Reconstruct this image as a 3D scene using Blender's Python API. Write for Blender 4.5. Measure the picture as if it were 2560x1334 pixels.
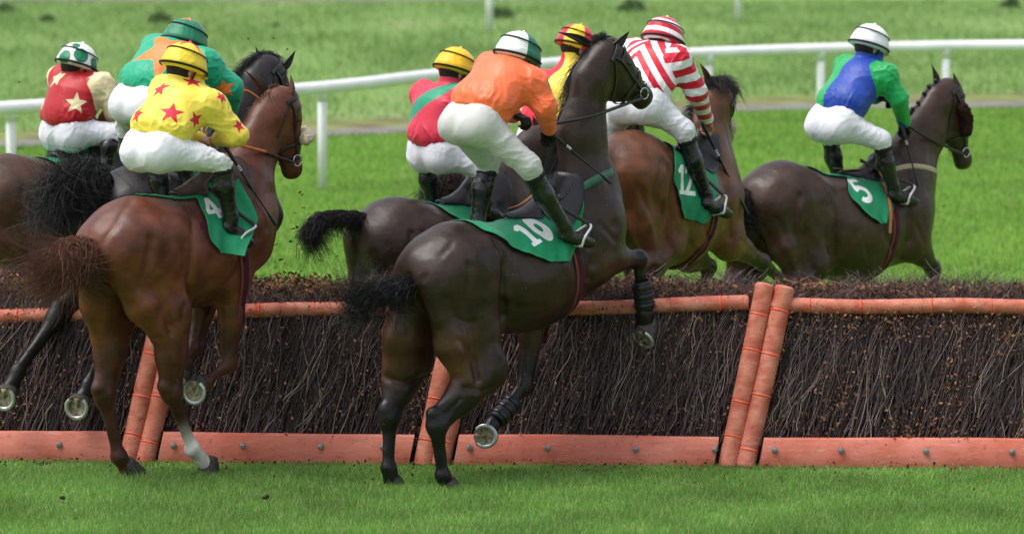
import bpy, math, random
import numpy as np
from mathutils import Vector
for _o in list(bpy.data.objects): bpy.data.objects.remove(_o)
rng = np.random.default_rng(7); random.seed(7)
SC = bpy.context.scene
COL = SC.collection
# ---------------------------------------------------------------- camera, world, sun, exposure
FPX, CAMH, TH = 10800.0, 4.5, math.atan(1250/10800)
cam = bpy.data.cameras.new('camera'); camo = bpy.data.objects.new('camera', cam); COL.objects.link(camo)
camo.location = (0, 0, CAMH); camo.rotation_euler = (math.pi/2-TH, 0, 0)
cam.sensor_width = 36; cam.lens = FPX/2560*36; cam.clip_end = 3000; cam.clip_start = 1
cam.dof.use_dof = True; cam.dof.focus_distance = 27.9; cam.dof.aperture_fstop = 2.3
SC.camera = camo
SUN_EL, SUN_AZ = 66, -105     # elevation, azimuth from +Y towards +X (degrees) of where the light comes from
wd = bpy.data.worlds.new("World"); SC.world = wd; wd.use_nodes = True
nt_ = wd.node_tree; bg = nt_.nodes['Background']
sky = nt_.nodes.new('ShaderNodeTexSky'); sky.sky_type = 'NISHITA'; sky.sun_disc = False
sky.sun_elevation = math.radians(SUN_EL); sky.sun_rotation = math.radians(SUN_AZ)
sky.air_density = 0.9; sky.dust_density = 4.0; sky.ozone_density = 1.0
hs = nt_.nodes.new('ShaderNodeHueSaturation'); hs.inputs['Saturation'].default_value = 0.38
nt_.links.new(sky.outputs[0], hs.inputs['Color']); nt_.links.new(hs.outputs[0], bg.inputs[0]); bg.inputs[1].default_value = 0.15
sl = bpy.data.lights.new('sun', 'SUN'); sl.energy = 1.0; sl.angle = math.radians(35); sl.color = (1, .96, .9)
so = bpy.data.objects.new('sun', sl); COL.objects.link(so)
_e, _a = math.radians(SUN_EL), math.radians(SUN_AZ)
_d = Vector((math.cos(_e)*math.sin(_a), math.cos(_e)*math.cos(_a), math.sin(_e)))
so.rotation_euler = _d.to_track_quat('Z', 'Y').to_euler(); so.location = (0, 20, 30)
SC.view_settings.view_transform = 'Standard'; SC.view_settings.look = 'None'
SC.view_settings.gamma = 1; SC.view_settings.use_curve_mapping = False
SC.view_settings.exposure = 0.74
# ---------------------------------------------------------------- pixel -> world
def A(*v): return np.array(v, float)
C0 = A(0, 0, CAMH); FW = A(0, math.cos(TH), -math.sin(TH)); UPV = A(0, math.sin(TH), math.cos(TH)); RT = A(1, 0, 0)
def ray(px, py): return FW + RT*((px-1280)/FPX) - UPV*((py-667)/FPX)
def G(px, py, z=0.0):
    d = ray(px, py); return C0 + d*((z-CAMH)/d[2])
def PY(px, py, Y):
    d = ray(px, py); return C0 + d*(Y/d[1])
def nrm(v):
    v = np.asarray(v, float); return v/max(np.linalg.norm(v), 1e-9)
def lerp(a, b, t): return np.asarray(a, float)*(1-t)+np.asarray(b, float)*t
class Fr:
    """local frame of one horse: x forward, y left, z up"""
    def __init__(s, heading, px, py, Y, l=0.0):
        a = math.radians(heading); s.F = A(math.sin(a), math.cos(a), 0); s.L = A(-math.cos(a), math.sin(a), 0)
        p = PY(px, py, Y); p = p - s.L*l; s.O = A(p[0], p[1], 0); s.rz = math.pi/2-a
    def J(s, px, py, l=0.0):
        d = ray(px, py); t = (l-(C0-s.O)@s.L)/(d@s.L); p = C0+d*t-s.O
        return A(p@s.F, l, p[2])
    def hit(s, sdf, pts):
        """points of a modelled surface seen at pixels"""
        D_ = np.array([ray(*p) for p in pts]); D_ /= np.linalg.norm(D_, axis=1)[:, None]; o = C0-s.O; ol = A(o@s.F, o@s.L, o[2]); dl = np.stack([D_@s.F, D_@s.L, D_[:, 2]], 1)
        t = np.full(len(pts), np.linalg.norm(ol[:2])-2.2)
        for _ in range(60): t += np.clip(sdf.ev(ol+dl*t[:, None]), -.1, .25)*.8
        return ol+dl*t[:, None]
    def W(s, q): return s.O+s.F*q[0]+s.L*q[1]+A(0, 0, q[2])
# ---------------------------------------------------------------- scene objects
def tag(o, label=None, cat=None, group=None, kind=None):
    if label: o['label'] = label
    if cat: o['category'] = cat
    if group: o['group'] = group
    if kind: o['kind'] = kind
    return o
def empty(name, loc, rz=0.0, **k):
    o = bpy.data.objects.new(name, None); COL.objects.link(o); o.location = Vector(loc); o.rotation_euler = (0, 0, rz)
    o.empty_display_size = .1
    return tag(o, **k)
def mk(name, V, F, mat, parent=None, smooth=True, off=None, col=None, pats=None, quads=None):
    """V (n,3); F list/array of faces (all same length) ; quads: extra array"""
    V = np.asarray(V, np.float32)
    if off is not None: V = V-np.asarray(off, np.float32)
    me = bpy.data.meshes.new(name)
    Fs = [np.asarray(f, np.int32) for f in ([F] + ([quads] if quads is not None else [])) if len(f)]
    me.vertices.add(len(V)); me.vertices.foreach_set('co', V.ravel())
    nl = sum(f.size for f in Fs); npoly = sum(len(f) for f in Fs)
    me.loops.add(nl); me.loops.foreach_set('vertex_index', np.concatenate([f.ravel() for f in Fs]))
    st = []; tot = []; p = 0
    for f in Fs:
        k = f.shape[1]; st.append(p+np.arange(len(f))*k); tot.append(np.full(len(f), k)); p += f.size
    me.polygons.add(npoly); me.polygons.foreach_set('loop_start', np.concatenate(st).astype(np.int32))
    me.polygons.foreach_set('loop_total', np.concatenate(tot).astype(np.int32))
    me.polygons.foreach_set('use_smooth', np.full(npoly, smooth))
    me.update(calc_edges=True)
    if col is not None:
        a = me.color_attributes.new('Col', 'FLOAT_COLOR', 'POINT'); c = np.ones((len(V), 4), np.float32); c[:, :3] = col
        a.data.foreach_set('color', c.ravel())
    for i, pt in enumerate(pats or []):
        a = me.attributes.new('pat%d' % i, 'FLOAT', 'POINT'); a.data.foreach_set('value', np.asarray(pt, np.float32))
    if mat: me.materials.append(mat)
    o = bpy.data.objects.new(name, me); COL.objects.link(o)
    if parent: o.parent = parent
    return o
def cat_meshes(ms):
    Vs, Fs, n = [], [], 0
    for V, F in ms:
        Vs.append(np.asarray(V, float)); Fs.append(np.asarray(F, int)+n); n += len(V)
    return np.concatenate(Vs), np.concatenate(Fs)
def tubes(paths, rad, sides=3, cap=False):
    """paths (N,M,3), rad (N,M): many tapered tubes as one mesh (quads)"""
    P = np.asarray(paths, float); N, M, _ = P.shape; R = np.broadcast_to(np.asarray(rad, float), (N, M))
    T = np.gradient(P, axis=1); T /= np.linalg.norm(T, axis=2, keepdims=True)+1e-9
    ref = np.zeros_like(T); ref[..., 2] = 1
    par = np.abs(T[..., 2]) > .9; ref[par] = (1, 0, 0)
    r0 = np.broadcast_to(ref[:, M//2:M//2+1, :], T.shape)
    U = np.cross(T, r0); nu = np.linalg.norm(U, axis=2, keepdims=True); bad = nu[..., 0] < .05
    U[bad] = np.cross(T[bad], A(.3, .9, .1)); U /= np.linalg.norm(U, axis=2, keepdims=True)+1e-9
    B = np.cross(T, U)
    an = np.arange(sides)*2*math.pi/sides
    V = P[:, :, None, :]+R[:, :, None, None]*(U[:, :, None, :]*np.cos(an)[None, None, :, None]+B[:, :, None, :]*np.sin(an)[None, None, :, None])
    idx = np.arange(N*M*sides).reshape(N, M, sides)
    a = idx[:, :-1, :]; b = idx[:, 1:, :]; a2 = np.roll(a, -1, 2); b2 = np.roll(b, -1, 2)
    F = np.stack([a, a2, b2, b], -1).reshape(-1, 4)
    if cap:
        V = V.reshape(-1, 3); n = len(V); ends = np.concatenate([P[:, 0], P[:, -1]]); V = np.concatenate([V, ends])
        e = []
        for k in range(N):
            for q in range(sides):
                r = (q+1) % sides
                e.append((idx[k, 0, r], idx[k, 0, q], n+k, n+k)); e.append((idx[k, -1, q], idx[k, -1, r], n+N+k, n+N+k))
        return V, F, np.array([(x[0], x[1], x[2]) for x in e])
    return V.reshape(-1, 3), F
def smooth_path(pts, n=24):
    pts = [np.asarray(p, float) for p in pts]
    if len(pts) == 2: return np.array([lerp(pts[0], pts[1], t) for t in np.linspace(0, 1, n)])
    P = [2*pts[0]-pts[1]]+pts+[2*pts[-1]-pts[-2]]; out = []
    m = len(pts)-1
    for t in np.linspace(0, m-1e-6, n):
        i = int(t); u = t-i; p0, p1, p2, p3 = P[i:i+4]
        out.append(.5*((2*p1)+(-p0+p2)*u+(2*p0-5*p1+4*p2-p3)*u*u+(-p0+3*p1-3*p2+p3)*u**3))
    return np.array(out)
def tube_obj(name, pts, r, mat, parent=None, off=None, sides=10, n=None):
    p = smooth_path(pts, n or max(8, 6*len(pts)))
    rr = np.interp(np.linspace(0, 1, len(p)), np.linspace(0, 1, len(r)), r) if hasattr(r, '__len__') else np.full(len(p), r)
    V, F, T = tubes(p[None], rr[None], sides, True)
    return mk(name, V, F, mat, parent, off=off, quads=T)
def ribbon(pts, nor, w, th):
    """flat strap: pts (n,3), nor (n,3) outward"""
    T = np.gradient(pts, axis=0); T /= np.linalg.norm(T, axis=1, keepdims=True)+1e-9
    S = np.cross(T, nor); S /= np.linalg.norm(S, axis=1, keepdims=True)+1e-9
    n = len(pts); N = np.cross(S, T)
    V = np.stack([pts-S*w/2, pts-S*w/2*.9+N*th, pts+S*w/2*.9+N*th, pts+S*w/2], 1).reshape(-1, 3)
    F = []
    for i in range(n-1):
        for q in range(4):
            r = (q+1) % 4; F.append((i*4+q, i*4+r, i*4+4+r, i*4+4+q))
    F.append((0, 1, 2, 3)); F.append((n*4-1, n*4-2, n*4-3, n*4-4))
    return V, np.array(F)
# ---------------------------------------------------------------- noise
def _h(ix, iy, iz, s):
    n = (ix*374761393+iy*668265263+iz*2147483647 % 1274126177+s*974634777) & 0xffffffff
    n = (n ^ (n >> 13))*1274126177 & 0xffffffff
    return ((n ^ (n >> 16)) & 0xffff)/65535.0
def vnoise(P, seed=0):
    P = np.asarray(P, float); i = np.floor(P).astype(np.int64); f = P-i; f = f*f*(3-2*f); o = 0
    for dx in (0, 1):
        for dy in (0, 1):
            for dz in (0, 1):
                w = (f[..., 0] if dx else 1-f[..., 0])*(f[..., 1] if dy else 1-f[..., 1])*(f[..., 2] if dz else 1-f[..., 2])
                o = o+w*_h(i[..., 0]+dx, i[..., 1]*57+dy*57, i[..., 2]*131+dz*131, seed)
    return o
# ---------------------------------------------------------------- signed distance modelling
class SDF:
    def __init__(s): s.p = []
    def c(s, a, b, ra, rb, k=.06, ls=1.0, col=None):
        s.p.append(('c', np.asarray(a, float), np.asarray(b, float), ra, rb, k, ls, col)); return s
    def e(s, a, r, k=.05, ls=1.0, col=None): return s.c(a, a, r, r, k, ls, col)
    def g(s, pts, amp, w):       # amp>0 groove, amp<0 ridge
        s.p.append(('g', [np.asarray(q, float) for q in pts], amp, w)); return s
    def cut(s, p, n):            # remove the side n points to
        s.p.append(('x', np.asarray(p, float), nrm(n))); return s
    def ell(s, c, r, R, k=.04, col=None, sub=False):   # ellipsoid with axes R rows, radii r
        s.p.append(('l', np.asarray(c, float), np.asarray(r, float), np.asarray(R, float), k, col, sub)); return s
    @staticmethod
    def _seg(P, a, b):
        ba = b-a; q = ba@ba
        if q < 1e-12: return np.sqrt(((P-a)**2).sum(-1)), np.zeros(P.shape[:-1])
        h = np.clip(((P-a)@ba)/q, 0, 1); return np.sqrt(((P-a-h[..., None]*ba)**2).sum(-1)), h
    def one(s, pr, P):
        if pr[0] == 'c':
            _, a, b, ra, rb, k, ls, col = pr
            if ls != 1.0:
                m = .5*(a[1]+b[1]); P = P.copy(); P[..., 1] = m+(P[..., 1]-m)/ls
            d, h = s._seg(P, a, b); return (d-(ra+(rb-ra)*h))*min(ls, 1.0)
        if pr[0] == 'l':
            _, c, r, R, k, col, sub = pr
            q = (P-c)@R.T; k0 = np.sqrt(((q/r)**2).sum(-1)); return (k0-1)*r.min()
    def app(s, pr, P, d):
        t = pr[0]
        if t in 'cl':
            di = s.one(pr, P); k = pr[5] if t == 'c' else pr[4]
            if t == 'l' and pr[6]:
                di = -di; h = np.maximum(k-np.abs(d-di), 0)/k; return np.maximum(d, di)+h*h*k/4
            h = np.maximum(k-np.abs(d-di), 0)/k
            return np.minimum(d, di)-h*h*k/4
        if t == 'g':
            m = None
            for i in range(len(pr[1])-1):
                q, _ = s._seg(P, pr[1][i], pr[1][i+1]); m = q if m is None else np.minimum(m, q)
            return d+pr[2]*np.exp(-(m/pr[3])**2)
        if t == 'x': return np.maximum(d, (P-pr[1])@pr[2])
    def ev(s, P):
        P = np.asarray(P, float); d = np.full(P.shape[:-1], 9.0)
        for pr in s.p: d = s.app(pr, P, d)
        return d
    def box(s, pr):
        if pr[0] == 'c':
            m = max(pr[3], pr[4])*max(1, pr[6]); return np.minimum(pr[1], pr[2])-m, np.maximum(pr[1], pr[2])+m
        if pr[0] == 'l': return pr[1]-max(pr[2]), pr[1]+max(pr[2])
        if pr[0] == 'g':
            q = np.array(pr[1]); return q.min(0)-pr[3]*2.2, q.max(0)+pr[3]*2.2
    def grad(s, P, e=.004):
        g = np.stack([s.ev(P+A(*(e*(i == j) for j in range(3))))-s.ev(P-A(*(e*(i == j) for j in range(3)))) for i in range(3)], -1)
        return g/(np.linalg.norm(g, axis=-1, keepdims=True)+1e-9)
    def proj(s, P, off=0.0, it=5):
        P = np.asarray(P, float).copy()
        for _ in range(it):
            P -= s.grad(P)*(s.ev(P)-off)[..., None]
        return P, s.grad(P)
    def mesh(s, h=.014, extra=None):
        bs = [s.box(p) for p in s.p if p[0] in 'cl']
        lo = np.min([b[0] for b in bs], 0)-2.5*h; hi = np.max([b[1] for b in bs], 0)+2.5*h
        n = np.ceil((hi-lo)/h).astype(int)+1
        ax = [lo[i]+np.arange(n[i])*h for i in range(3)]
        D = np.full(n, 1.0)
        for pr in s.p:
            if pr[0] == 'x': i0, i1 = np.zeros(3, int), n
            else:
                b = s.box(pr); mg = (.05+pr[5] if pr[0] == 'c' else .06)
                i0 = np.maximum(np.floor((b[0]-mg-lo)/h).astype(int), 0); i1 = np.minimum(np.ceil((b[1]+mg-lo)/h).astype(int)+1, n)
            sl_ = tuple(slice(i0[i], i1[i]) for i in range(3))
            if min(i1-i0) <= 0: continue
            P = np.stack(np.meshgrid(*[ax[i][i0[i]:i1[i]] for i in range(3)], indexing='ij'), -1)
            D[sl_] = s.app(pr, P, D[sl_])
        if extra is not None:
            D = extra(D, ax)
        return nets(D, lo, h)
    def colors(s, V, base, sharp=.02):
        num = np.zeros((len(V), 3)); den = np.full(len(V), 1e-6)
        for pr in s.p:
            if pr[0] == 'c':
                c = base if pr[7] is None else pr[7]
                w = np.exp(-np.clip(s.one(pr, V), -.02, 1)/sharp); num += w[:, None]*np.asarray(c); den += w
        return num/den[:, None]
def nets(D, lo, h):
    D = np.where(D == 0, 1e-6, D); n = np.array(D.shape); ins = D < 0
    c = [ins[dx:n[0]-1+dx, dy:n[1]-1+dy, dz:n[2]-1+dz] for dx in (0, 1) for dy in (0, 1) for dz in (0, 1)]
    cnt = sum(x.astype(np.int8) for x in c); act = np.argwhere((cnt > 0) & (cnt < 8))
    vid = np.full(n-1, -1, np.int64); vid[tuple(act.T)] = np.arange(len(act))
    acc = np.zeros((len(act), 3)); num = np.zeros(len(act))
    cor = [(x, y, z) for x in (0, 1) for y in (0, 1) for z in (0, 1)]
    for p in cor:
        for a in range(3):
            if p[a]: continue
            q = list(p); q[a] = 1
            va = D[act[:, 0]+p[0], act[:, 1]+p[1], act[:, 2]+p[2]]; vb = D[act[:, 0]+q[0], act[:, 1]+q[1], act[:, 2]+q[2]]
            m = (va < 0) != (vb < 0); t = np.where(m, va/np.where(m, va-vb, 1), 0)
            pos = np.tile(np.array(p, float), (len(act), 1)); pos[:, a] += t
            acc[m] += pos[m]; num[m] += 1
    V = lo+(act+acc/num[:, None])*h; F = []
    for a in range(3):
        b, c2 = (a+1) % 3, (a+2) % 3
        s0 = [slice(None)]*3; s1 = [slice(None)]*3; s0[a] = slice(0, -1); s1[a] = slice(1, None)
        e = ins[tuple(s0)] != ins[tuple(s1)]; fl = ins[tuple(s0)]
        I = np.argwhere(e); I = I[(I[:, b] > 0) & (I[:, c2] > 0) & (I[:, b] < n[b]-1) & (I[:, c2] < n[c2]-1)]
        def at(db, dc):
            J = I.copy(); J[:, b] -= db; J[:, c2] -= dc; return vid[tuple(J.T)]
        q = np.stack([at(1, 1), at(0, 1), at(0, 0), at(1, 0)], 1); f = fl[tuple(I.T)]
        q[~f] = q[~f][:, ::-1]; q = q[(q >= 0).all(1)]; F.append(q)
    return V, np.concatenate(F)
def vnormals(V, F):
    n = np.cross(V[F[:, 2]]-V[F[:, 0]], V[F[:, 3]]-V[F[:, 1]]) if F.shape[1] == 4 else np.cross(V[F[:, 1]]-V[F[:, 0]], V[F[:, 2]]-V[F[:, 0]])
    N = np.zeros_like(V)
    for i in range(F.shape[1]): np.add.at(N, F[:, i], n)
    return N/(np.linalg.norm(N, axis=1, keepdims=True)+1e-12)
def relax(V, F, it=1, lam=.5):
    for _ in range(it):
        S = np.zeros_like(V); c = np.zeros(len(V))
        for i in range(4):
            np.add.at(S, F[:, i], V[F[:, (i+1) % 4]]); np.add.at(c, F[:, i], 1)
        V = V*(1-lam)+lam*S/np.maximum(c, 1)[:, None]
    return V
# ---------------------------------------------------------------- materials
def newmat(name):
    m = bpy.data.materials.new(name); m.use_nodes = True; return m, m.node_tree, m.node_tree.nodes['Principled BSDF']
def pm(name, col, rough=.6, spec=.5, metal=0.0, var=.12, vscale=12.0, bump=0.0, bscale=60.0, sheen=0.0, stretch=None, detail=4, coat=0.0, col2=None, sss=0):
    m, t, b = newmat(name); N = t.nodes; K = t.links
    tc = N.new('ShaderNodeTexCoord'); src = tc.outputs['Object']
    if stretch:
        mp = N.new('ShaderNodeMapping'); mp.inputs['Scale'].default_value = stretch; K.new(src, mp.inputs[0]); src = mp.outputs[0]
    nz = N.new('ShaderNodeTexNoise'); nz.inputs['Scale'].default_value = vscale; nz.inputs['Detail'].default_value = detail; K.new(src, nz.inputs[0])
    mx = N.new('ShaderNodeMix'); mx.data_type = 'RGBA'; c = np.array(col)
    mx.inputs[6].default_value = (*(c*(1-var)), 1); mx.inputs[7].default_value = (*np.clip(c*(1+var) if col2 is None else np.array(col2), 0, 1), 1)
    mr = N.new('ShaderNodeMapRange'); mr.inputs[1].default_value = .35; mr.inputs[2].default_value = .65; K.new(nz.outputs[0], mr.inputs[0])
    K.new(mr.outputs[0], mx.inputs[0]); K.new(mx.outputs[2], b.inputs['Base Color'])
    b.inputs['Roughness'].default_value = rough; b.inputs['Specular IOR Level'].default_value = spec; b.inputs['Metallic'].default_value = metal
    if sheen: b.inputs['Sheen Weight'].default_value = sheen
    if coat: b.inputs['Coat Weight'].default_value = coat; b.inputs['Coat Roughness'].default_value = .15
    if bump:
        n2 = N.new('ShaderNodeTexNoise'); n2.inputs['Scale'].default_value = bscale; n2.inputs['Detail'].default_value = 5; K.new(src, n2.inputs[0])
        bp = N.new('ShaderNodeBump'); bp.inputs['Strength'].default_value = bump; bp.inputs['Distance'].default_value = .01
        K.new(n2.outputs[0], bp.inputs['Height']); K.new(bp.outputs[0], b.inputs['Normal'])
    return m
def coat_mat(name, rough=.37, spec=.36, sheen=.0):
    """horse coat: colour from the vertex attribute (coat markings), fine hair grain"""
    m, t, b = newmat(name); N = t.nodes; K = t.links
    at = N.new('ShaderNodeAttribute'); at.attribute_name = 'Col'
    tc = N.new('ShaderNodeTexCoord'); nz = N.new('ShaderNodeTexNoise'); nz.inputs['Scale'].default_value = 9; nz.inputs['Detail'].default_value = 6
    K.new(tc.outputs['Object'], nz.inputs[0])
    mr = N.new('ShaderNodeMapRange'); mr.inputs[1].default_value = .3; mr.inputs[2].default_value = .7; mr.inputs[3].default_value = .62; mr.inputs[4].default_value = 1.3; K.new(nz.outputs[0], mr.inputs[0])
    mx = N.new('ShaderNodeVectorMath'); mx.operation = 'SCALE'; K.new(at.outputs['Color'], mx.inputs[0]); K.new(mr.outputs[0], mx.inputs['Scale'])
    # dried mud specks thrown up by the hooves
    vo = N.new('ShaderNodeTexVoronoi'); vo.inputs['Scale'].default_value = 26; K.new(tc.outputs['Object'], vo.inputs['Vector'])
    sp1 = N.new('ShaderNodeMapRange'); sp1.inputs[1].default_value = .10; sp1.inputs[2].default_value = .16; sp1.inputs[3].default_value = 1; sp1.inputs[4].default_value = 0; K.new(vo.outputs['Distance'], sp1.inputs[0])
    n6 = N.new('ShaderNodeTexNoise'); n6.inputs['Scale'].default_value = 5; K.new(tc.outputs['Object'], n6.inputs[0]); m6 = N.new('ShaderNodeMapRange'); m6.inputs[1].default_value = .55; m6.inputs[2].default_value = .65; K.new(n6.outputs[0], m6.inputs[0])
    mu = N.new('ShaderNodeMath'); mu.operation = 'MULTIPLY'; K.new(sp1.outputs[0], mu.inputs[0]); K.new(m6.outputs[0], mu.inputs[1]); mq = N.new('ShaderNodeMath'); mq.operation = 'MULTIPLY'; mq.inputs[1].default_value = .7; K.new(mu.outputs[0], mq.inputs[0])
    mm_ = N.new('ShaderNodeMix'); mm_.data_type = 'RGBA'; K.new(mq.outputs[0], mm_.inputs[0]); K.new(mx.outputs[0], mm_.inputs[6]); mm_.inputs[7].default_value = (.17, .13, .085, 1)
    K.new(mm_.outputs[2], b.inputs['Base Color'])
    n3 = N.new('ShaderNodeTexNoise'); n3.inputs['Scale'].default_value = 4.5; n3.inputs['Detail'].default_value = 3; K.new(tc.outputs['Object'], n3.inputs[0])
    m3 = N.new('ShaderNodeMapRange'); m3.inputs[1].default_value = .3; m3.inputs[2].default_value = .7; m3.inputs[3].default_value = rough-.08; m3.inputs[4].default_value = rough+.12
    K.new(n3.outputs[0], m3.inputs[0]); K.new(m3.outputs[0], b.inputs['Roughness'])
    b.inputs['Specular IOR Level'].default_value = spec; b.inputs['Sheen Weight'].default_value = sheen
    mp = N.new('ShaderNodeMapping'); mp.inputs['Scale'].default_value = (60, 300, 120); K.new(tc.outputs['Object'], mp.inputs[0])
    n2 = N.new('ShaderNodeTexNoise'); n2.inputs['Scale'].default_value = 1; n2.inputs['Detail'].default_value = 3; K.new(mp.outputs[0], n2.inputs[0])
    n4 = N.new('ShaderNodeTexNoise'); n4.inputs['Scale'].default_value = 14; n4.inputs['Detail'].default_value = 3; K.new(tc.outputs['Object'], n4.inputs[0])
    b1 = N.new('ShaderNodeBump'); b1.inputs['Strength'].default_value = .5; b1.inputs['Distance'].default_value = .01; K.new(n4.outputs[0], b1.inputs['Height'])
    bp = N.new('ShaderNodeBump'); bp.inputs['Strength'].default_value = .22; bp.inputs['Distance'].default_value = .004
    K.new(n2.outputs[0], bp.inputs['Height']); K.new(b1.outputs[0], bp.inputs['Normal']); K.new(bp.outputs[0], b.inputs['Normal'])
    return m
def cloth_mat(name, base, cols, rough=.45, spec=.4, sheen=.15, bump=.25, bscale=45, width=.0012):
    rough = max(rough, .44); spec *= .9
    """fabric with printed pattern: pat0, pat1... are signed distances to the pattern edges (metres)"""
    m, t, b = newmat(name); N = t.nodes; K = t.links
    cur = None
    for i, c in enumerate(cols):
        at = N.new('ShaderNodeAttribute'); at.attribute_name = 'pat%d' % i
        mr = N.new('ShaderNodeMapRange'); mr.inputs[1].default_value = -width; mr.inputs[2].default_value = width; mr.inputs[3].default_value = 1; mr.inputs[4].default_value = 0
        K.new(at.outputs['Fac'], mr.inputs[0])
        mx = N.new('ShaderNodeMix'); mx.data_type = 'RGBA'; mx.inputs[7].default_value = (*c, 1); K.new(mr.outputs[0], mx.inputs[0])
        if cur is None: mx.inputs[6].default_value = (*base, 1)
        else: K.new(cur, mx.inputs[6])
        cur = mx.outputs[2]
    tc = N.new('ShaderNodeTexCoord')
    nz = N.new('ShaderNodeTexNoise'); nz.inputs['Scale'].default_value = 7; nz.inputs['Detail'].default_value = 4; K.new(tc.outputs['Object'], nz.inputs[0])
    mr = N.new('ShaderNodeMapRange'); mr.inputs[1].default_value = .3; mr.inputs[2].default_value = .7; mr.inputs[3].default_value = .9; mr.inputs[4].default_value = 1.06; K.new(nz.outputs[0], mr.inputs[0])
    sc = N.new('ShaderNodeVectorMath'); sc.operation = 'SCALE'; K.new(mr.outputs[0], sc.inputs['Scale'])
    if cur is None: sc.inputs[0].default_value = base
    else: K.new(cur, sc.inputs[0])
    K.new(sc.outputs[0], b.inputs['Base Color'])
    b.inputs['Roughness'].default_value = rough; b.inputs['Specular IOR Level'].default_value = spec; b.inputs['Sheen Weight'].default_value = sheen
    n2 = N.new('ShaderNodeTexNoise'); n2.inputs['Scale'].default_value = bscale; n2.inputs['Detail'].default_value = 4; n2.inputs['Distortion'].default_value = .6; K.new(tc.outputs['Object'], n2.inputs[0])
    bp = N.new('ShaderNodeBump'); bp.inputs['Strength'].default_value = bump*.45; bp.inputs['Distance'].default_value = .01
    K.new(n2.outputs[0], bp.inputs['Height'])
    # soft creases: thin dark-light lines from a warped noise
    n5 = N.new('ShaderNodeTexNoise'); n5.inputs['Scale'].default_value = 9; n5.inputs['Detail'].default_value = 2; n5.inputs['Distortion'].default_value = 1.2; K.new(tc.outputs['Object'], n5.inputs[0])
    m1 = N.new('ShaderNodeMath'); m1.operation = 'SUBTRACT'; m1.inputs[1].default_value = .5; K.new(n5.outputs[0], m1.inputs[0])
    m2 = N.new('ShaderNodeMath'); m2.operation = 'ABSOLUTE'; K.new(m1.outputs[0], m2.inputs[0])
    m3 = N.new('ShaderNodeMapRange'); m3.inputs[1].default_value = 0; m3.inputs[2].default_value = .05; K.new(m2.outputs[0], m3.inputs[0])
    b2 = N.new('ShaderNodeBump'); b2.inputs['Strength'].default_value = min(1, bump*.6); b2.inputs['Distance'].default_value = .006; K.new(m3.outputs[0], b2.inputs['Height']); K.new(bp.outputs[0], b2.inputs['Normal']); K.new(b2.outputs[0], b.inputs['Normal'])
    return m
# ================================================================ THE SETTING
def sheet(name, poly, z, mat, div=1):
    V = [(p[0], p[1], z) for p in poly]; return tag(mk(name, V, [tuple(range(len(V)))], mat), kind='structure')
def turf_mat(name, cols, scale, stripes=0, rough=.9):
    m, t, b = newmat(name); N = t.nodes; K = t.links
    tc = N.new('ShaderNodeTexCoord')
    mp = N.new('ShaderNodeMapping'); mp.inputs['Scale'].default_value = (1, .35, 1); K.new(tc.outputs['Object'], mp.inputs[0])
    n1 = N.new('ShaderNodeTexNoise'); n1.inputs['Scale'].default_value = scale; n1.inputs['Detail'].default_value = 7; n1.inputs['Roughness'].default_value = .62; K.new(mp.outputs[0], n1.inputs[0])
    cr = N.new('ShaderNodeValToRGB'); K.new(n1.outputs[0], cr.inputs[0])
    el = cr.color_ramp.elements
    while len(el) < len(cols): el.new(.5)
    for i, (p, c) in enumerate(cols): el[i].position = p; el[i].color = (*c, 1)
    n2 = N.new('ShaderNodeTexNoise'); n2.inputs['Scale'].default_value = 30; n2.inputs['Detail'].default_value = 6; n2.inputs['Roughness'].default_value = .7; K.new(tc.outputs['Object'], n2.inputs[0])
    mr = N.new('ShaderNodeMapRange'); mr.inputs[1].default_value = .3; mr.inputs[2].default_value = .7; mr.inputs[3].default_value = .7; mr.inputs[4].default_value = 1.3; K.new(n2.outputs[0], mr.inputs[0])
    sc = N.new('ShaderNodeVectorMath'); sc.operation = 'SCALE'; K.new(cr.outputs[0], sc.inputs[0]); K.new(mr.outputs[0], sc.inputs['Scale'])
    K.new(sc.outputs[0], b.inputs['Base Color']); b.inputs['Roughness'].default_value = rough; b.inputs['Specular IOR Level'].default_value = .2
    bp = N.new('ShaderNodeBump'); bp.inputs['Strength'].default_value = .5; bp.inputs['Distance'].default_value = .05; K.new(n2.outputs[0], bp.inputs['Height']); K.new(bp.outputs[0], b.inputs['Normal'])
    return m
M = {}
M['turf'] = turf_mat('turf', [(.3, (.08, .17, .015)), (.5, (.12, .25, .025)), (.7, (.15, .29, .035))], .5)
M['rough_field'] = turf_mat('rough_field', [(.30, (.11, .20, .055)), (.46, (.155, .265, .07)), (.58, (.185, .295, .085)), (.74, (.27, .31, .15))], .35)
M['path'] = pm('path_gravel', (.19, .18, .165), .9, .2, var=.2, vscale=3, bump=.4, bscale=40)
M['bank'] = pm('bare_bank', (.2, .16, .09), .95, .2, var=.35, vscale=1.5, bump=.5, bscale=20, col2=(.2, .26, .07))
# one ground sheet to the horizon
sheet('ground', [(-1500, -60, 0), (1500, -60, 0), (1500, 2500, 0), (-1500, 2500, 0)], 0, M['turf'])
path_c = [(-300, 372), (300, 352), (700, 338), (1000, 326), (1400, 300), (1870, 272), (2200, 266), (2600, 262), (3000, 262)]
pc = [G(x, y) for x, y in path_c]
def strip(name, pts, w0, w1, z, mat):
    P = smooth_path(pts, 60); V = []; 
    for p in P: V += [(p[0], p[1]+w0, z), (p[0], p[1]+w1, z)]
    return tag(mk(name, V, [(2*i, 2*i+2, 2*i+3, 2*i+1) for i in range(len(P)-1)], mat), kind='structure')
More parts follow.
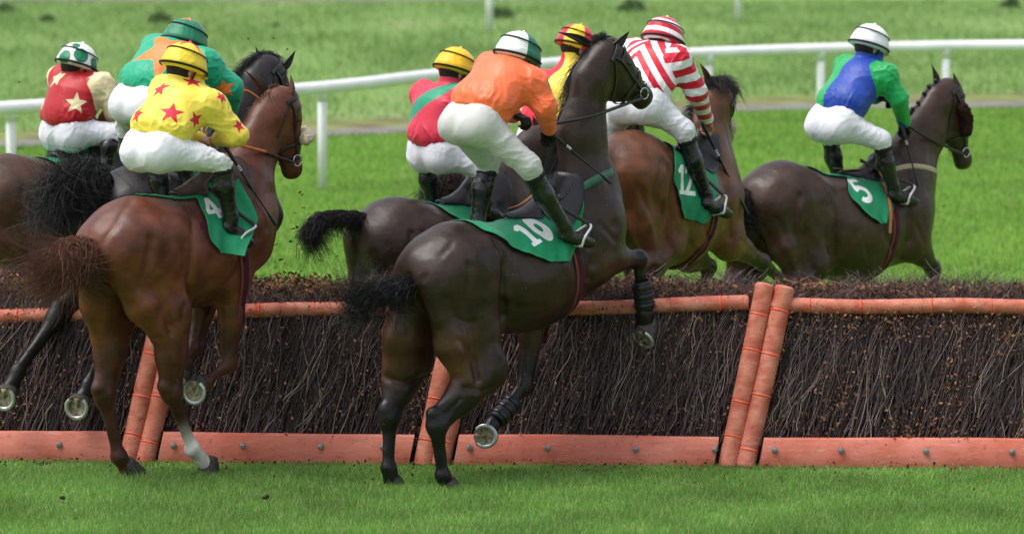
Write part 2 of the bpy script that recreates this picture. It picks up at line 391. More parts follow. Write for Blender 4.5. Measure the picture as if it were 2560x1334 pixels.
# rough field beyond the path, then the path with its bare bank
P = smooth_path(pc, 60); V = []
for p in P: V += [(p[0]*1.0, p[1]+.3, .004), (p[0]*40, 900, .004)]
V[0] = (-60, P[0][1]+.3, .004); V[-2] = (60, P[-1][1]+.3, .004)
tag(mk('field', V, [(2*i, 2*i+2, 2*i+3, 2*i+1) for i in range(len(P)-1)], M['rough_field']), kind='structure')
strip('path', pc, -.45, .5, .008, M['path'])
strip('bank', pc, .5, 2.0, .008, M['bank'])
rd = [G(-600, 3), G(400, 3), G(1000, 2), G(1700, -4), G(3000, -18)]
strip('road', rd, -.2, 7.5, .012, M['path'])
# grass blades ---------------------------------------------------
def blades(name, pts, h, w, mat, lean=.35, seg=2):
    n = len(pts); a = rng.uniform(0, 2*math.pi, n); la = rng.uniform(0, 2*math.pi, n); ln = rng.uniform(.1, lean, n)*h
    hh = h*rng.uniform(.55, 1.15, n); S = np.stack([np.cos(a), np.sin(a), 0*a], 1)*w[:, None]/2; D = np.stack([np.cos(la), np.sin(la), 0*a], 1)*ln[:, None]
    P = np.concatenate([pts, np.full((n, 1), 0.0)], 1) if pts.shape[1] == 2 else pts
    U = np.zeros((n, 3)); U[:, 2] = hh
    V = np.stack([P-S, P+S, P+D*.35+U*.6+S*.7, P+D*.35+U*.6-S*.7, P+D+U], 1).reshape(-1, 3)
    i = np.arange(n)*5
    Q = np.stack([i, i+1, i+2, i+3], 1); T = np.stack([i+3, i+2, i+4], 1)
    c = np.array([.5, .5, .5])*np.ones((len(V), 3)); r = np.repeat(rng.uniform(0, 1, n), 5); c[:, 0] = r; c[:, 1] = np.tile([0, 0, .6, .6, 1], n)
    return mk(name, V, T, mat, None, False, col=c, quads=Q)
def blade_mat(name, dark, light, dry):
    m, t, b = newmat(name); N = t.nodes; K = t.links
    at = N.new('ShaderNodeAttribute'); at.attribute_name = 'Col'; sp = N.new('ShaderNodeSeparateColor'); K.new(at.outputs['Color'], sp.inputs[0])
    cr = N.new('ShaderNodeValToRGB'); K.new(sp.outputs[0], cr.inputs[0]); el = cr.color_ramp.elements
    el[0].color = (*dark, 1); el[1].color = (*light, 1); el[1].position = .8; e = el.new(.93); e.color = (*dry, 1)
    tc = N.new('ShaderNodeTexCoord'); nz = N.new('ShaderNodeTexNoise'); nz.inputs['Scale'].default_value = 1.3; nz.inputs['Detail'].default_value = 5; K.new(tc.outputs['Object'], nz.inputs[0])
    mr = N.new('ShaderNodeMapRange'); mr.inputs[1].default_value = .3; mr.inputs[2].default_value = .7; mr.inputs[3].default_value = .72; mr.inputs[4].default_value = 1.25; K.new(nz.outputs[0], mr.inputs[0])
    sc = N.new('ShaderNodeVectorMath'); sc.operation = 'SCALE'; K.new(cr.outputs[0], sc.inputs[0]); K.new(mr.outputs[0], sc.inputs['Scale'])
    K.new(sc.outputs[0], b.inputs['Base Color']); b.inputs['Roughness'].default_value = .6; b.inputs['Specular IOR Level'].default_value = .25
    b.inputs['Subsurface Weight'].default_value = 0
    tr = N.new('ShaderNodeBsdfTranslucent'); K.new(sc.outputs[0], tr.inputs[0]); ms = N.new('ShaderNodeMixShader'); ms.inputs[0].default_value = .3
    K.new(b.outputs[0], ms.inputs[1]); K.new(tr.outputs[0], ms.inputs[2]); K.new(ms.outputs[0], t.nodes['Material Output'].inputs[0])
    return m
M['blade'] = blade_mat('grass_blade', (.115, .262, .05), (.245, .455, .10), (.42, .46, .2))
M['blade_far'] = blade_mat('grass_blade_far', (.12, .225, .055), (.185, .325, .08), (.27, .34, .13))
def scatter(n, y0, y1, pad=.4):
    y = np.sqrt(rng.uniform(y0*y0, y1*y1, n)); x = rng.uniform(-1, 1, n)*(y*1280/FPX+pad); return np.stack([x, y], 1)
def cond(P, f): return P[f(P)]
FB = lambda x: 27.74-.05*x      # fence base line (y as a function of x)
p0 = scatter(200000, 25.0, 27.9); p0 = p0[p0[:, 1] < FB(p0[:, 0])-.02]
hh = (.040+.032*vnoise(np.c_[p0*1.7, p0[:, 0]*0], 3))*np.clip((FB(p0[:, 0])-p0[:, 1])/.5, .45, 1)
hh = hh*np.where(rng.uniform(0, 1, len(p0)) < .04, 1.5, 1); tag(blades('grass', p0, hh, np.full(len(p0), .0036), M['blade'], .8), 'short bright green turf in front of the brush fence', 'grass', kind='stuff')
M['blade_mid'] = blade_mat('grass_blade_mid', (.105, .235, .03), (.215, .42, .065), (.42, .45, .18))
p1 = scatter(330000, 28.9, 58, .6)
p1 = p1[(rng.uniform(0, 1, len(p1)) < np.clip(32/p1[:, 1], .3, 1)**1.5)]
_px = np.array([q[0] for q in pc]); _py = np.array([q[1] for q in pc])
p1 = p1[p1[:, 1] < np.interp(p1[:, 0], _px, _py)-.45]
tag(blades('grass', p1, .05+.03*vnoise(np.c_[p1*.8, p1[:, 0]*0], 5), .005+.00012*(p1[:, 1]-28), M['blade_mid'], .8), 'green racecourse turf between the brush fence and the path', 'grass', kind='stuff')
p2 = scatter(150000, 42, 100, 1.0); p2 = p2[p2[:, 1] > np.interp(p2[:, 0], _px, _py)+1.6]
cl = vnoise(np.c_[p2*np.array([.6, .35]), p2[:, 0]*0], 9)
p2 = p2[(rng.uniform(0, 1, len(p2)) < .15+1.1*cl) & (p2[:, 1] < 83.2)]
tag(blades('grass', p2, .08+.1*vnoise(np.c_[p2*.9, p2[:, 0]*0], 11)*.6, np.full(len(p2), .012), M['blade_far'], .9), 'rough yellowish grass on the field beyond the path', 'grass', kind='stuff')
# small dark weed tufts in the far field and bushes at the top edge
M['weed'] = pm('weed_leaf', (.07, .115, .045), .8, .2, var=.3, vscale=8)
def tuft(x, y, R, name, label, group, n=260, cat='bush', squash=.6):
    d = rng.normal(size=(n, 3)); d /= np.linalg.norm(d, axis=1)[:, None]; r = rng.uniform(.3, 1, n)**.5
    c = d*r[:, None]*A(R, R, R*squash)*(1+.35*(vnoise(d*2.2+x, 4)[:, None]-.5)); c[:, 2] = np.abs(c[:, 2])+.02
    s = R*.16; a = rng.normal(size=(n, 3)); a /= np.linalg.norm(a, axis=1)[:, None]; b = np.cross(a, rng.normal(size=(n, 3))); b /= np.linalg.norm(b, axis=1)[:, None]
    V = np.stack([c-a*s, c-b*s*.5, c+a*s, c+b*s*.5], 1).reshape(-1, 3); i = np.arange(n)*4
    o = mk(name, V, np.stack([i, i+1, i+2, i+3], 1), M['weed'], None, False); o.location = (x, y, 0)
    return tag(o, label, cat, group)
for i, (px, py, R, lb) in enumerate([(1580, 22, .28, 'small dark weed tuft in the far field above the striped cap'), (398, 50, .22, 'small dark weed tuft in the far field just left of the green cap'), (1252, 40, .24, 'small dark weed tuft beside the white field post at top centre'),
                        (15, 25, .2, 'small dark weed tuft in the far field at the top left corner'), (118, 48, .16, 'faint weed tuft in the far field above the spotted cap'), (2525, 12, .22, 'small dark weed tuft in the far field at the top right corner'), (690, 62, .08, 'tiny weed tuft in the far field above the dark horse ears')]):
    g = G(px, py+8); tuft(g[0], g[1], R, 'weed_tuft', lb, None, 240, 'weed', .8)
for i, px in enumerate([-60, 70, 165, 250, 490, 560, 610, 700, 790, 905, 1050, 1150]):
    g = G(px, -3+rng.uniform(-1, 1)); tuft(g[0], g[1]+1.5, rng.uniform(.3, .42), 'bush', 'dark low bush by the grey road on the far edge of the field', 'bushes along the far road', 320, 'bush', .9)
# far posts
M['white_plastic'] = pm('white_plastic', (.84, .85, .86), .35, .5, var=.06, vscale=4, bump=.1, bscale=30)
for px, py, lb in ((1224, 78, 'white post standing in the far field above the green and white cap'), (1846, 54, 'white post standing in the far field right of the striped cap')):
    g = G(px, py); V, F, T = tubes(np.array([[g, g+A(0, 0, .6), g+A(0, 0, 1.3)]]), np.full((1, 3), .062), 14, True)
    tag(mk('field_post', V-g, F, M['white_plastic'], quads=T), lb, 'post', 'white posts in the far field').location = Vector(g)
# ---------------------------------------------------------------- the white running rail
rr_px = [(-260, 291), (0, 271), (400, 247), (800, 220), (1080, 189), (1400, 158), (1700, 136), (2047, 123), (2362, 116), (2560, 114), (2800, 112)]
RZ = 1.09
rr = [G(x, y, RZ) for x, y in rr_px]
rail = empty('running_rail', (rr[3][0], rr[3][1], 0), label='curved white plastic running rail behind the horses', cat='rail')
RO = A(rr[3][0], rr[3][1], 0)
tube_obj('rail', rr, .068, M['white_plastic'], rail, off=RO, sides=18, n=90)
rc_ = smooth_path(rr, 400)
for px in (28, 300, 560, 806, 1130, 1450, 1770, 2050, 2362, 2690):
    q = min(rc_, key=lambda p: abs(1280+FPX*p[0]/p[1]*1.0065-px)); X = (px-1280)/FPX*q[1]*1.004
    b0 = A(X, q[1]+.01, 0); 
    V, F, T = tubes(np.array([[b0, b0+A(0, 0, .5), b0+A(0, 0, RZ-.05)]]), np.array([[.05, .049, .047]]), 14, True)
    p_ = mk('post', V, F, M['white_plastic'], rail, off=RO, quads=T)
    V, F, T = tubes(np.array([[b0+A(0, 0, RZ-.14), b0+A(0, 0, RZ-.05), b0+A(0, 0, RZ-.02)]]), np.array([[.056, .056, .06]]), 14, True)
    mk('collar', V, F, M['white_plastic'], p_, off=RO, quads=T)
# ================================================================ THE BRUSH FENCE
M['foam'] = pm('orange_padding', (.52, .125, .075), .7, .25, var=.14, vscale=9, bump=.4, bscale=22, col2=(.60, .22, .15))
def dirtify(m, amt=.75):
    t = m.node_tree; N = t.nodes; K = t.links; b = N['Principled BSDF']; src = b.inputs['Base Color'].links[0].from_socket
    tc = N.new('ShaderNodeTexCoord'); nz = N.new('ShaderNodeTexNoise'); nz.inputs['Scale'].default_value = 26; nz.inputs['Detail'].default_value = 6; nz.inputs['Roughness'].default_value = .6; K.new(tc.outputs['Object'], nz.inputs[0])
    mr = N.new('ShaderNodeMapRange'); mr.inputs[1].default_value = .58; mr.inputs[2].default_value = .72; mr.inputs[4].default_value = amt; K.new(nz.outputs[0], mr.inputs[0])
    mx = N.new('ShaderNodeMix'); mx.data_type = 'RGBA'; K.new(mr.outputs[0], mx.inputs[0]); K.new(src, mx.inputs[6]); mx.inputs[7].default_value = (.16, .075, .05, 1)
    # pale and dark scuffs where hooves have rubbed
    mp = N.new('ShaderNodeMapping'); mp.inputs['Scale'].default_value = (3, 3, 14); K.new(tc.outputs['Object'], mp.inputs[0]); n3 = N.new('ShaderNodeTexNoise'); n3.inputs['Scale'].default_value = 2.2; n3.inputs['Detail'].default_value = 8; n3.inputs['Roughness'].default_value = .7; K.new(mp.outputs[0], n3.inputs[0])
    r3 = N.new('ShaderNodeMapRange'); r3.inputs[1].default_value = .54; r3.inputs[2].default_value = .70; r3.inputs[4].default_value = .55; K.new(n3.outputs[0], r3.inputs[0])
    m3 = N.new('ShaderNodeMix'); m3.data_type = 'RGBA'; K.new(r3.outputs[0], m3.inputs[0]); K.new(mx.outputs[2], m3.inputs[6]); m3.inputs[7].default_value = (.62, .36, .28, 1)
    r4 = N.new('ShaderNodeMapRange'); r4.inputs[1].default_value = .46; r4.inputs[2].default_value = .34; r4.inputs[4].default_value = .45; K.new(n3.outputs[0], r4.inputs[0])
    m4 = N.new('ShaderNodeMix'); m4.data_type = 'RGBA'; K.new(r4.outputs[0], m4.inputs[0]); K.new(m3.outputs[2], m4.inputs[6]); m4.inputs[7].default_value = (.26, .09, .06, 1)
    K.new(m4.outputs[2], b.inputs['Base Color'])
dirtify(M['foam'])
M['board'] = pm('orange_board', (.56, .135, .085), .6, .3, var=.08, vscale=3, bump=.2, bscale=14, col2=(.62, .20, .14)); dirtify(M['board'], .6)
M['tie'] = pm('neon_tie', (.9, .13, .06), .4, .4, var=.03)
M['bolt'] = pm('bolt_steel', (.28, .3, .32), .4, .5, metal=.7, var=.2, vscale=40)
M['twig'] = pm('birch_twig', (.022, .014, .015), .6, .4, var=.6, vscale=26, col2=(.15, .105, .105))
M['twig_pale'] = pm('pale_stick', (.26, .22, .16), .7, .3, var=.3, vscale=20)
def twig_mat():
    m, t, b = newmat('birch_twig'); N = t.nodes; K = t.links
    at = N.new('ShaderNodeAttribute'); at.attribute_name = 'Col'; sp = N.new('ShaderNodeSeparateColor'); K.new(at.outputs['Color'], sp.inputs[0])
    cr = N.new('ShaderNodeValToRGB'); K.new(sp.outputs[0], cr.inputs[0]); el = cr.color_ramp.elements
    el[0].color = (.022, .014, .014, 1); el[1].color = (.30, .22, .20, 1); x = el.new(.45); x.color = (.078, .052, .052, 1); x = el.new(.8); x.color = (.17, .12, .12, 1)
    K.new(cr.outputs[0], b.inputs['Base Color']); b.inputs['Roughness'].default_value = .55; b.inputs['Specular IOR Level'].default_value = .4; return m
M['twig'] = twig_mat()
M['core'] = pm('brush_core', (.012, .009, .008), 1, .1, var=.6, vscale=60, bump=1, bscale=70)
M['leaf'] = pm('dry_leaf', (.115, .048, .022), .7, .3, var=.6, vscale=26, col2=(.34, .165, .08))
LEAN = A(.262, .30, 1.17)         # how the posts lean (vector over their whole length)
def padded(name, a, b, r, parent, off, step=.13, mat=None, jit=.02):
    """orange foam sleeve that swells between its cable ties; returns tie positions"""
    a = np.asarray(a, float); b = np.asarray(b, float); L = np.linalg.norm(b-a); nt = max(2, int(L/step)); ts = np.array([(i+.6+rng.uniform(-.15, .15))/(nt+.2) for i in range(nt)])
    n = int(L/.008); t = np.linspace(0, 1, n); d = np.min(np.abs(t[:, None]-ts[None])*L, 1)
    R = r*(1-.075*np.exp(-(d/.008)**2)+.05*(vnoise(np.c_[t*L*9, t*0+a[0]*7, t*0], 2)-.5)); R[0] *= .8; R[1] *= .95; R[-1] *= .8; R[-2] *= .95
    P = a+(b-a)*t[:, None]; P[:, 1] += .006*np.sin(t*L*7); P[:, 2] += .005*np.sin(t*L*5+a[0])
    V, F, T = tubes(P[None], R[None], 18, True)
    o = mk(name, V, F, M['foam'], parent, off=off, quads=T)
    dr = nrm(b-a); u = nrm(np.cross(dr, A(.2, 1, .1))); v = np.cross(dr, u)
    for q in ts:
        c = a+(b-a)*q+nrm(np.cross(dr, A(1, 0, 0)))*0; i = min(int(q*(n-1)), n-1); c = P[i]
        an = np.linspace(0, 2*math.pi, 25); tl = rng.uniform(-.008, .008)
        ring = c+((u*np.cos(an)[:, None]+v*np.sin(an)[:, None])*(R[i]*1.015+.0015))+dr*(tl*np.sin(an))[:, None]
        nr = u*np.cos(an)[:, None]+v*np.sin(an)[:, None]
        V, F = ribbon(ring, nr, .011, .003); mk('cable_tie', V, F, M['tie'], o, off=off)
    return o
def face(x, z, d=0.0):    # the sloping front of the brush: world point at height z (and x at the base) pushed back by d
    return A(x+.262/1.17*z, FB(x)+.06+.25*z+d, z)
secs = [  # x of left and right post at ground (world), leafiness
    ('left', -5.2, G(338, 1155)[0], .35), ('cl', G(338, 1155)[0], G(1078, 1155)[0], .45), ('cr', G(1078, 1155)[0], G(1836, 1155)[0], .3), ('right', G(1836, 1155)[0], 5.6, 1.0)]
SL = {'left': 'brush fence section with orange padding at the left edge behind the chestnut horse', 'cl': 'brush fence section between the chestnut horse and dark horse number 10',
      'cr': 'brush fence section between horse number 10 and the tall orange post pair', 'right': 'leafy brush fence section with orange padding right of the tall post pair'}
for nm, xa, xb, lf in secs:
    O = A((xa+xb)/2, FB((xa+xb)/2), 0)
    e = empty('brush_fence_section', O, label=SL[nm], cat='fence', group='brush fence sections')
    # posts: each section has one padded upright at either end
    for s, x in ((0, xa+.056), (1, xb-.056)):
        if abs(x) > 4.8: continue
        b0 = A(x, FB(x)-.02, -.02); top = b0+LEAN*A(1, 1, 1.0 if s else .985)+A(.012 if s == 0 else -.004, 0, 0)
        padded('padded_post', b0, top, .064 if s else .066, e, O, .25)
    # top rail
    zt = .985
    pa = face(xa+.10, zt, -.02); pb = face(xb-.10, zt, -.02)
    if nm == 'left': pa = PY(-900, 810, pa[1]); pb = PY(395, 783, pb[1])
    elif nm == 'cl': pa = PY(395, 783, pa[1]); pb = PY(1160, 766, pb[1])
    elif nm == 'cr': pa = PY(1170, 778, pa[1]); pb = PY(1872, 757, pb[1])
    else: pa = PY(1920, 764, pa[1]); pb = PY(3300, 768, pb[1])
    padded('top_rail', pa, pb, .05, e, O, .36)
    # base board with rounded top edge
    n = 60; xs = np.linspace(xa+.145, xb-.145, n); pr = [(-.02, -.06), (-.02, .10), (.012, .176), (.022, .186), (.036, .19), (.052, .184), (.06, .1), (.06, -.06)]
    V = []
    for x in xs:
        wv = .006*math.sin(x*3.1)+.004*math.sin(x*11)
        for (dy, z) in pr: V.append((x+z*.2, FB(x)-.03+dy+z*.12+wv, z+.004*math.sin(x*2.2+1)))
    k = len(pr); F = [(i*k+j, (i+1)*k+j, (i+1)*k+(j+1) % k, i*k+(j+1) % k) for i in range(n-1) for j in range(k)]
    bd = mk('base_board', V, F, M['board'], e, off=O, quads=None)
    mod = bd.modifiers.new('w', 'WEIGHTED_NORMAL')
    xb_ = xa+.23
    while xb_ < xb-.1:
        if abs(xb_) < 3.7:
            c = A(xb_+.02, FB(xb_)-.058, .115); an = np.linspace(0, 2*math.pi, 15)[:-1]
            V = [c+A(0, -.006, 0)]+[c+A(.008*math.cos(a), -.007, .008*math.sin(a)) for a in an]+[c+A(.018*math.cos(a), -.003, .018*math.sin(a)) for a in an]+[c+A(.02*math.cos(a), .02, .02*math.sin(a)) for a in an]
            F = [(0, 1+(i+1) % 14, 1+i, 1+i) for i in range(14)]; 
            Q = [(1+q*14+i, 1+q*14+(i+1) % 14, 15+q*14+(i+1) % 14, 15+q*14+i) for q in range(2) for i in range(14)]
            mk('bolt', V, [f[:3] for f in F], M['bolt'], bd, False, off=O, quads=Q)
        xb_ += rng.uniform(.40, .60)
    # dark core of the brush
    n = 40; xs = np.linspace(xa+.09, xb-.09, n); pr = [(.0, .0), (.0, .84), (.06, .90), (.34, .93), (.5, .9), (.9, 0)]
    V = []
    for x in xs:
        for j, (dy, z) in enumerate(pr):
            q = face(x, z, .05); V.append((q[0], (q[1] if j < 3 else FB(x)+.11+.25*z*(j < 4))+dy, z+(.03*math.sin(x*9+j) if z > .5 else 0)))
    k = len(pr); F = [(i*k+j, (i+1)*k+j, (i+1)*k+(j+1) % k, i*k+(j+1) % k) for i in range(n-1) for j in range(k)]
    mk('packing', V, F, M['core'], e, off=O)
    # twigs: long curved sticks packed along the sloping face
    W_ = min(xb, 4.3)-max(xa, -4.3); x0 = max(xa, -4.3)
    N = int(W_*1700); m = 7
    xs = x0+rng.uniform(0, 1, N)*W_; zb = rng.uniform(-.02, .75, N); ln = rng.uniform(.3, .95, N); tilt = np.where(rng.uniform(0, 1, N) < .3, rng.normal(.06, .32, N), rng.normal(.06, .11, N))
    cur = rng.normal(0, .15, N); t = np.linspace(0, 1, m)
    ln = np.minimum(ln, rng.uniform(.93, 1.08, N)-zb); Z = np.maximum(zb[:, None]+ln[:, None]*t, .03); X = xs[:, None]+tilt[:, None]*ln[:, None]*t+cur[:, None]*(t*t-t*.4)*ln[:, None]*1.5+.012*np.sin(t*9+xs[:, None]*50)
    X = np.clip(X, xa+.08, xb-.08); dp = rng.uniform(-.05, .06, N)[:, None]+.03*np.sin(t*math.pi)*rng.uniform(-1, .4, N)[:, None]
    PT = np.stack([X+.262/1.17*Z, FB(X)+.06+.25*Z+dp, Z], -1)
    mk('brush', *tubes(PT, rng.uniform(.0013, .0042, N)[:, None]*np.linspace(1.2, .5, m), 3), M['twig'], e, off=O, col=np.repeat(rng.uniform(0, 1, N)**1.7, m*3)[:, None]*np.ones((1, 3)))
    # loose twig ends that poke up behind the rail
    N2 = int(W_*2000); xs = x0+rng.uniform(0, 1, N2)*W_; t = np.linspace(0, 1, 5); ln = rng.uniform(.05, .2, N2)*(.6+.8*vnoise(np.c_[xs*2.5, xs*0, xs*0], 21))
    dx = rng.normal(.12, .8, N2)*ln; dy = rng.normal(0, .5, N2)*ln; z0 = rng.uniform(.90, 1.06, N2); yb = rng.uniform(.0, .5, N2)
    xs = np.clip(xs, xa+.1, xb-.1)
    PT = np.stack([xs[:, None]+.22+dx[:, None]*t+.02*np.sin(t*5+xs[:, None]*40), FB(xs)[:, None]+.3+yb[:, None]+dy[:, None]*t, z0[:, None]+ln[:, None]*(t-.15*t*t)], -1)
    mk('brush_top', *tubes(PT, rng.uniform(.001, .0028, N2)[:, None]*np.linspace(1.2, .4, 5), 3), M['twig'], e, off=O, col=np.repeat(rng.uniform(0, 1, N2)**1.3, 15)[:, None]*np.ones((1, 3)))
    # pale sticks that show against the dark
    NS = int(W_*5); xs = x0+rng.uniform(0.03, .97, NS)*W_; PT = []; t = np.linspace(0, 1, 12)
    for x in xs:
        z0 = rng.uniform(.1, .5); L = rng.uniform(.25, .5); c = rng.normal(0, .07); tl = rng.normal(.05, .22)
        Z = z0+L*t; X = x+tl*L*t+c*np.sin(t*4)*.4+.01*np.sin(t*14+x*9); X = np.clip(X, xa+.1, xb-.1)
        PT.append(np.stack([X+.224*Z, FB(X)+.06+.25*Z-.055, Z], -1))
        if rng.uniform() < .6:
            z1, x1 = Z[5], X[5]; s = rng.choice([-1, 1]); Zb = z1+.5*L*t; Xb = x1+s*.3*L*t-.1*s*L*t*t; PT.append(np.stack([Xb+.224*Zb, FB(Xb)+.06+.25*Zb-.055, Zb], -1))
    for q_ in PT: mk('pale_stick', *tubes(q_[None], rng.uniform(.002, .004)*np.linspace(1.2, .4, 12)[None], 4), M['twig_pale'], e, off=O)
    # leaves
    def leaves(xs, ys, zs, s):
        n = len(xs); c = np.stack([xs, ys, zs], 1); a = rng.normal(size=(n, 3)); a /= np.linalg.norm(a, axis=1)[:, None]; b = np.cross(a, rng.normal(size=(n, 3))); b /= np.linalg.norm(b, axis=1)[:, None]
        nn = np.cross(a, b); s = s[:, None]
        return np.stack([c-a*s, c-b*s*.55+nn*s*.15, c+b*s*.55+nn*s*.15, c+a*s*.9, c-a*s*.1-b*s*.6-nn*s*.1, c-a*s*.1+b*s*.6-nn*s*.1], 1)
    NL = int(W_*(350+2700*lf)); xs = x0+rng.uniform(0, 1, NL)*W_; zs = .1+.92*rng.uniform(0, 1, NL)**(.9)
    keep = rng.uniform(0, 1, NL) < np.clip(vnoise(np.c_[xs*4, zs*4, xs*0], 31)*1.6-.35+.35*(zs > .8), .04, 1); xs, zs = xs[keep], zs[keep]
    L1 = leaves(xs+.224*zs, FB(xs)+.06+.25*zs+rng.uniform(-.10, -.03, len(xs)), zs, rng.uniform(.007, .017, len(xs)))
    NL = int(W_*3400); xs = np.clip(x0+rng.uniform(0, 1, NL)*W_, xa+.08, xb-.08); zs = rng.uniform(.96, 1.15, NL)-.06*rng.uniform(0, 1, NL)**2; zs += .05*(vnoise(np.c_[xs*3, xs*0, xs*0], 5)-.5)
    L2 = leaves(xs+.22, FB(xs)+rng.uniform(.36, .80, NL), zs, rng.uniform(.010, .026, NL))
    for nme, L_ in (('leaves', L1), ('top_leaves', L2)):
        n = len(L_); i = np.arange(n)*6
        mk(nme, L_.reshape(-1, 3), [], M['leaf'], e, False, off=O, quads=np.stack([i, i+1, i+3, i+2], 1))
        # tips

# soil crumbs and dead leaves scattered where the horses take off
def crumbs(name, n, xr, yr, r, mat, label):
    x = rng.uniform(*xr, n); y = FB(x)-np.abs(rng.normal(0, yr, n))-.05; c = np.stack([x, y, rng.uniform(.015, .05, n)], 1); c = c[(y > 25.2)]; n = len(c)
    o6 = np.array([(1, 0, 0), (0, 1, 0), (0, 0, 1), (-1, 0, 0), (0, -1, 0), (0, 0, -1)], float); s = (r*rng.uniform(.4, 1.3, n)**1.5)[:, None, None]
    V = c[:, None]+o6[None]*s*rng.uniform(.6, 1.3, (n, 6, 1)); f = np.array([(0, 1, 2), (1, 3, 2), (3, 4, 2), (4, 0, 2), (1, 0, 5), (3, 1, 5), (4, 3, 5), (0, 4, 5)])
    tag(mk(name, V.reshape(-1, 3), (f[None]+6*np.arange(n)[:, None, None]).reshape(-1, 3), mat, None, False), label, 'soil', kind='stuff')
M['soil'] = pm('soil', (.045, .028, .017), .95, .1, var=.4, vscale=60)
crumbs('soil_crumbs', 420, (-3.5, 3.5), .55, .008, M['soil'], 'small crumbs of soil scattered in the grass before the fence')
n_ = 260; x_ = rng.uniform(-3.5, 3.5, n_); y_ = FB(x_)-np.abs(rng.normal(0, .22, n_))-.06
L_ = leaves(x_, y_, rng.uniform(.03, .055, n_), rng.uniform(.007, .014, n_)); i_ = np.arange(n_)*6
tag(mk('leaf_litter', L_.reshape(-1, 3), [], M['leaf'], None, False, quads=np.stack([i_, i_+1, i_+3, i_+2], 1)), 'brown dead leaves lying in the grass along the fence base', 'leaves', kind='stuff')
# ================================================================ HORSES
M['coat'] = coat_mat('horse_coat')
def hair_mat(name, a, b_, rough=.5):
    m, t, b = newmat(name); N = t.nodes; K = t.links
    at = N.new('ShaderNodeAttribute'); at.attribute_name = 'Col'; sp = N.new('ShaderNodeSeparateColor'); K.new(at.outputs['Color'], sp.inputs[0])
    mx = N.new('ShaderNodeMix'); mx.data_type = 'RGBA'; mx.inputs[6].default_value = (*a, 1); mx.inputs[7].default_value = (*b_, 1); K.new(sp.outputs[0], mx.inputs[0])
    K.new(mx.outputs[2], b.inputs['Base Color']); b.inputs['Roughness'].default_value = rough; b.inputs['Specular IOR Level'].default_value = .45
    return m
M['hair_black'] = hair_mat('black_hair', (.006, .006, .008), (.022, .02, .022), .42)
M['hair_brown'] = hair_mat('dark_brown_hair', (.02, .012, .01), (.06, .035, .025), .5)
M['hair_chest'] = hair_mat('chestnut_hair', (.07, .025, .015), (.25, .10, .05), .5)
M['leather_black'] = pm('black_leather', (.012, .012, .014), .33, .5, var=.3, vscale=20, bump=.2, bscale=80)
M['leather_brown'] = pm('brown_leather', (.05, .022, .015), .4, .5, var=.3, vscale=20, bump=.2, bscale=80)
M['leather_tan'] = pm('orange_leather', (.50, .14, .035), .45, .4, var=.15, vscale=20, bump=.1)
M['hoof'] = pm('hoof_horn', (.045, .04, .035), .6, .4, var=.4, vscale=30, bump=.4, bscale=60)
M['sole'] = pm('hoof_sole', (.30, .25, .17), .9, .2, var=.5, vscale=40, bump=.8, bscale=50)
M['shoe'] = pm('horseshoe_steel', (.5, .53, .52), .35, .5, metal=.6, var=.15, vscale=40)
M['steel'] = pm('tack_steel', (.6, .6, .6), .25, .5, metal=.9, var=.1)
M['eye'] = pm('horse_eye', (.01, .006, .004), .08, .6, var=.1)
M['fleece'] = pm('sheepskin', (.62, .54, .40), .95, .2, var=.15, vscale=40, bump=1.0, bscale=90)
M['cloth_green'] = cloth_mat('green_number_cloth', (.004, .24, .105), [(.82, .84, .83)], .6, .3, .1, .3, 25)
M['maroon'] = pm('maroon_pad', (.07, .012, .03), .8, .2, var=.2)
M['boot_neo'] = pm('black_leg_boot', (.012, .016, .022), .5, .4, var=.3, vscale=25, bump=.5, bscale=35)
BR = .62
def nrm_rows_(a): return a/(np.linalg.norm(a, axis=1, keepdims=True)+1e-9)
def strands(roots, dirs_f, n, m, length, spread, r, seedf=0):
    pass
def hair(name, paths, r0, mat, parent, off, tip=.25):
    N, Mm, _ = paths.shape
    V, F = tubes(paths, (np.asarray(r0)*np.ones(N))[:, None]*np.linspace(1, tip, Mm), 3)
    c = (np.repeat(rng.uniform(0, 1, N), Mm*3)*np.tile(np.repeat(np.linspace(1, .35, Mm), 3), N))[:, None]*np.ones((1, 3))
    return mk(name, V, F, mat, parent, True, off=off, col=c)
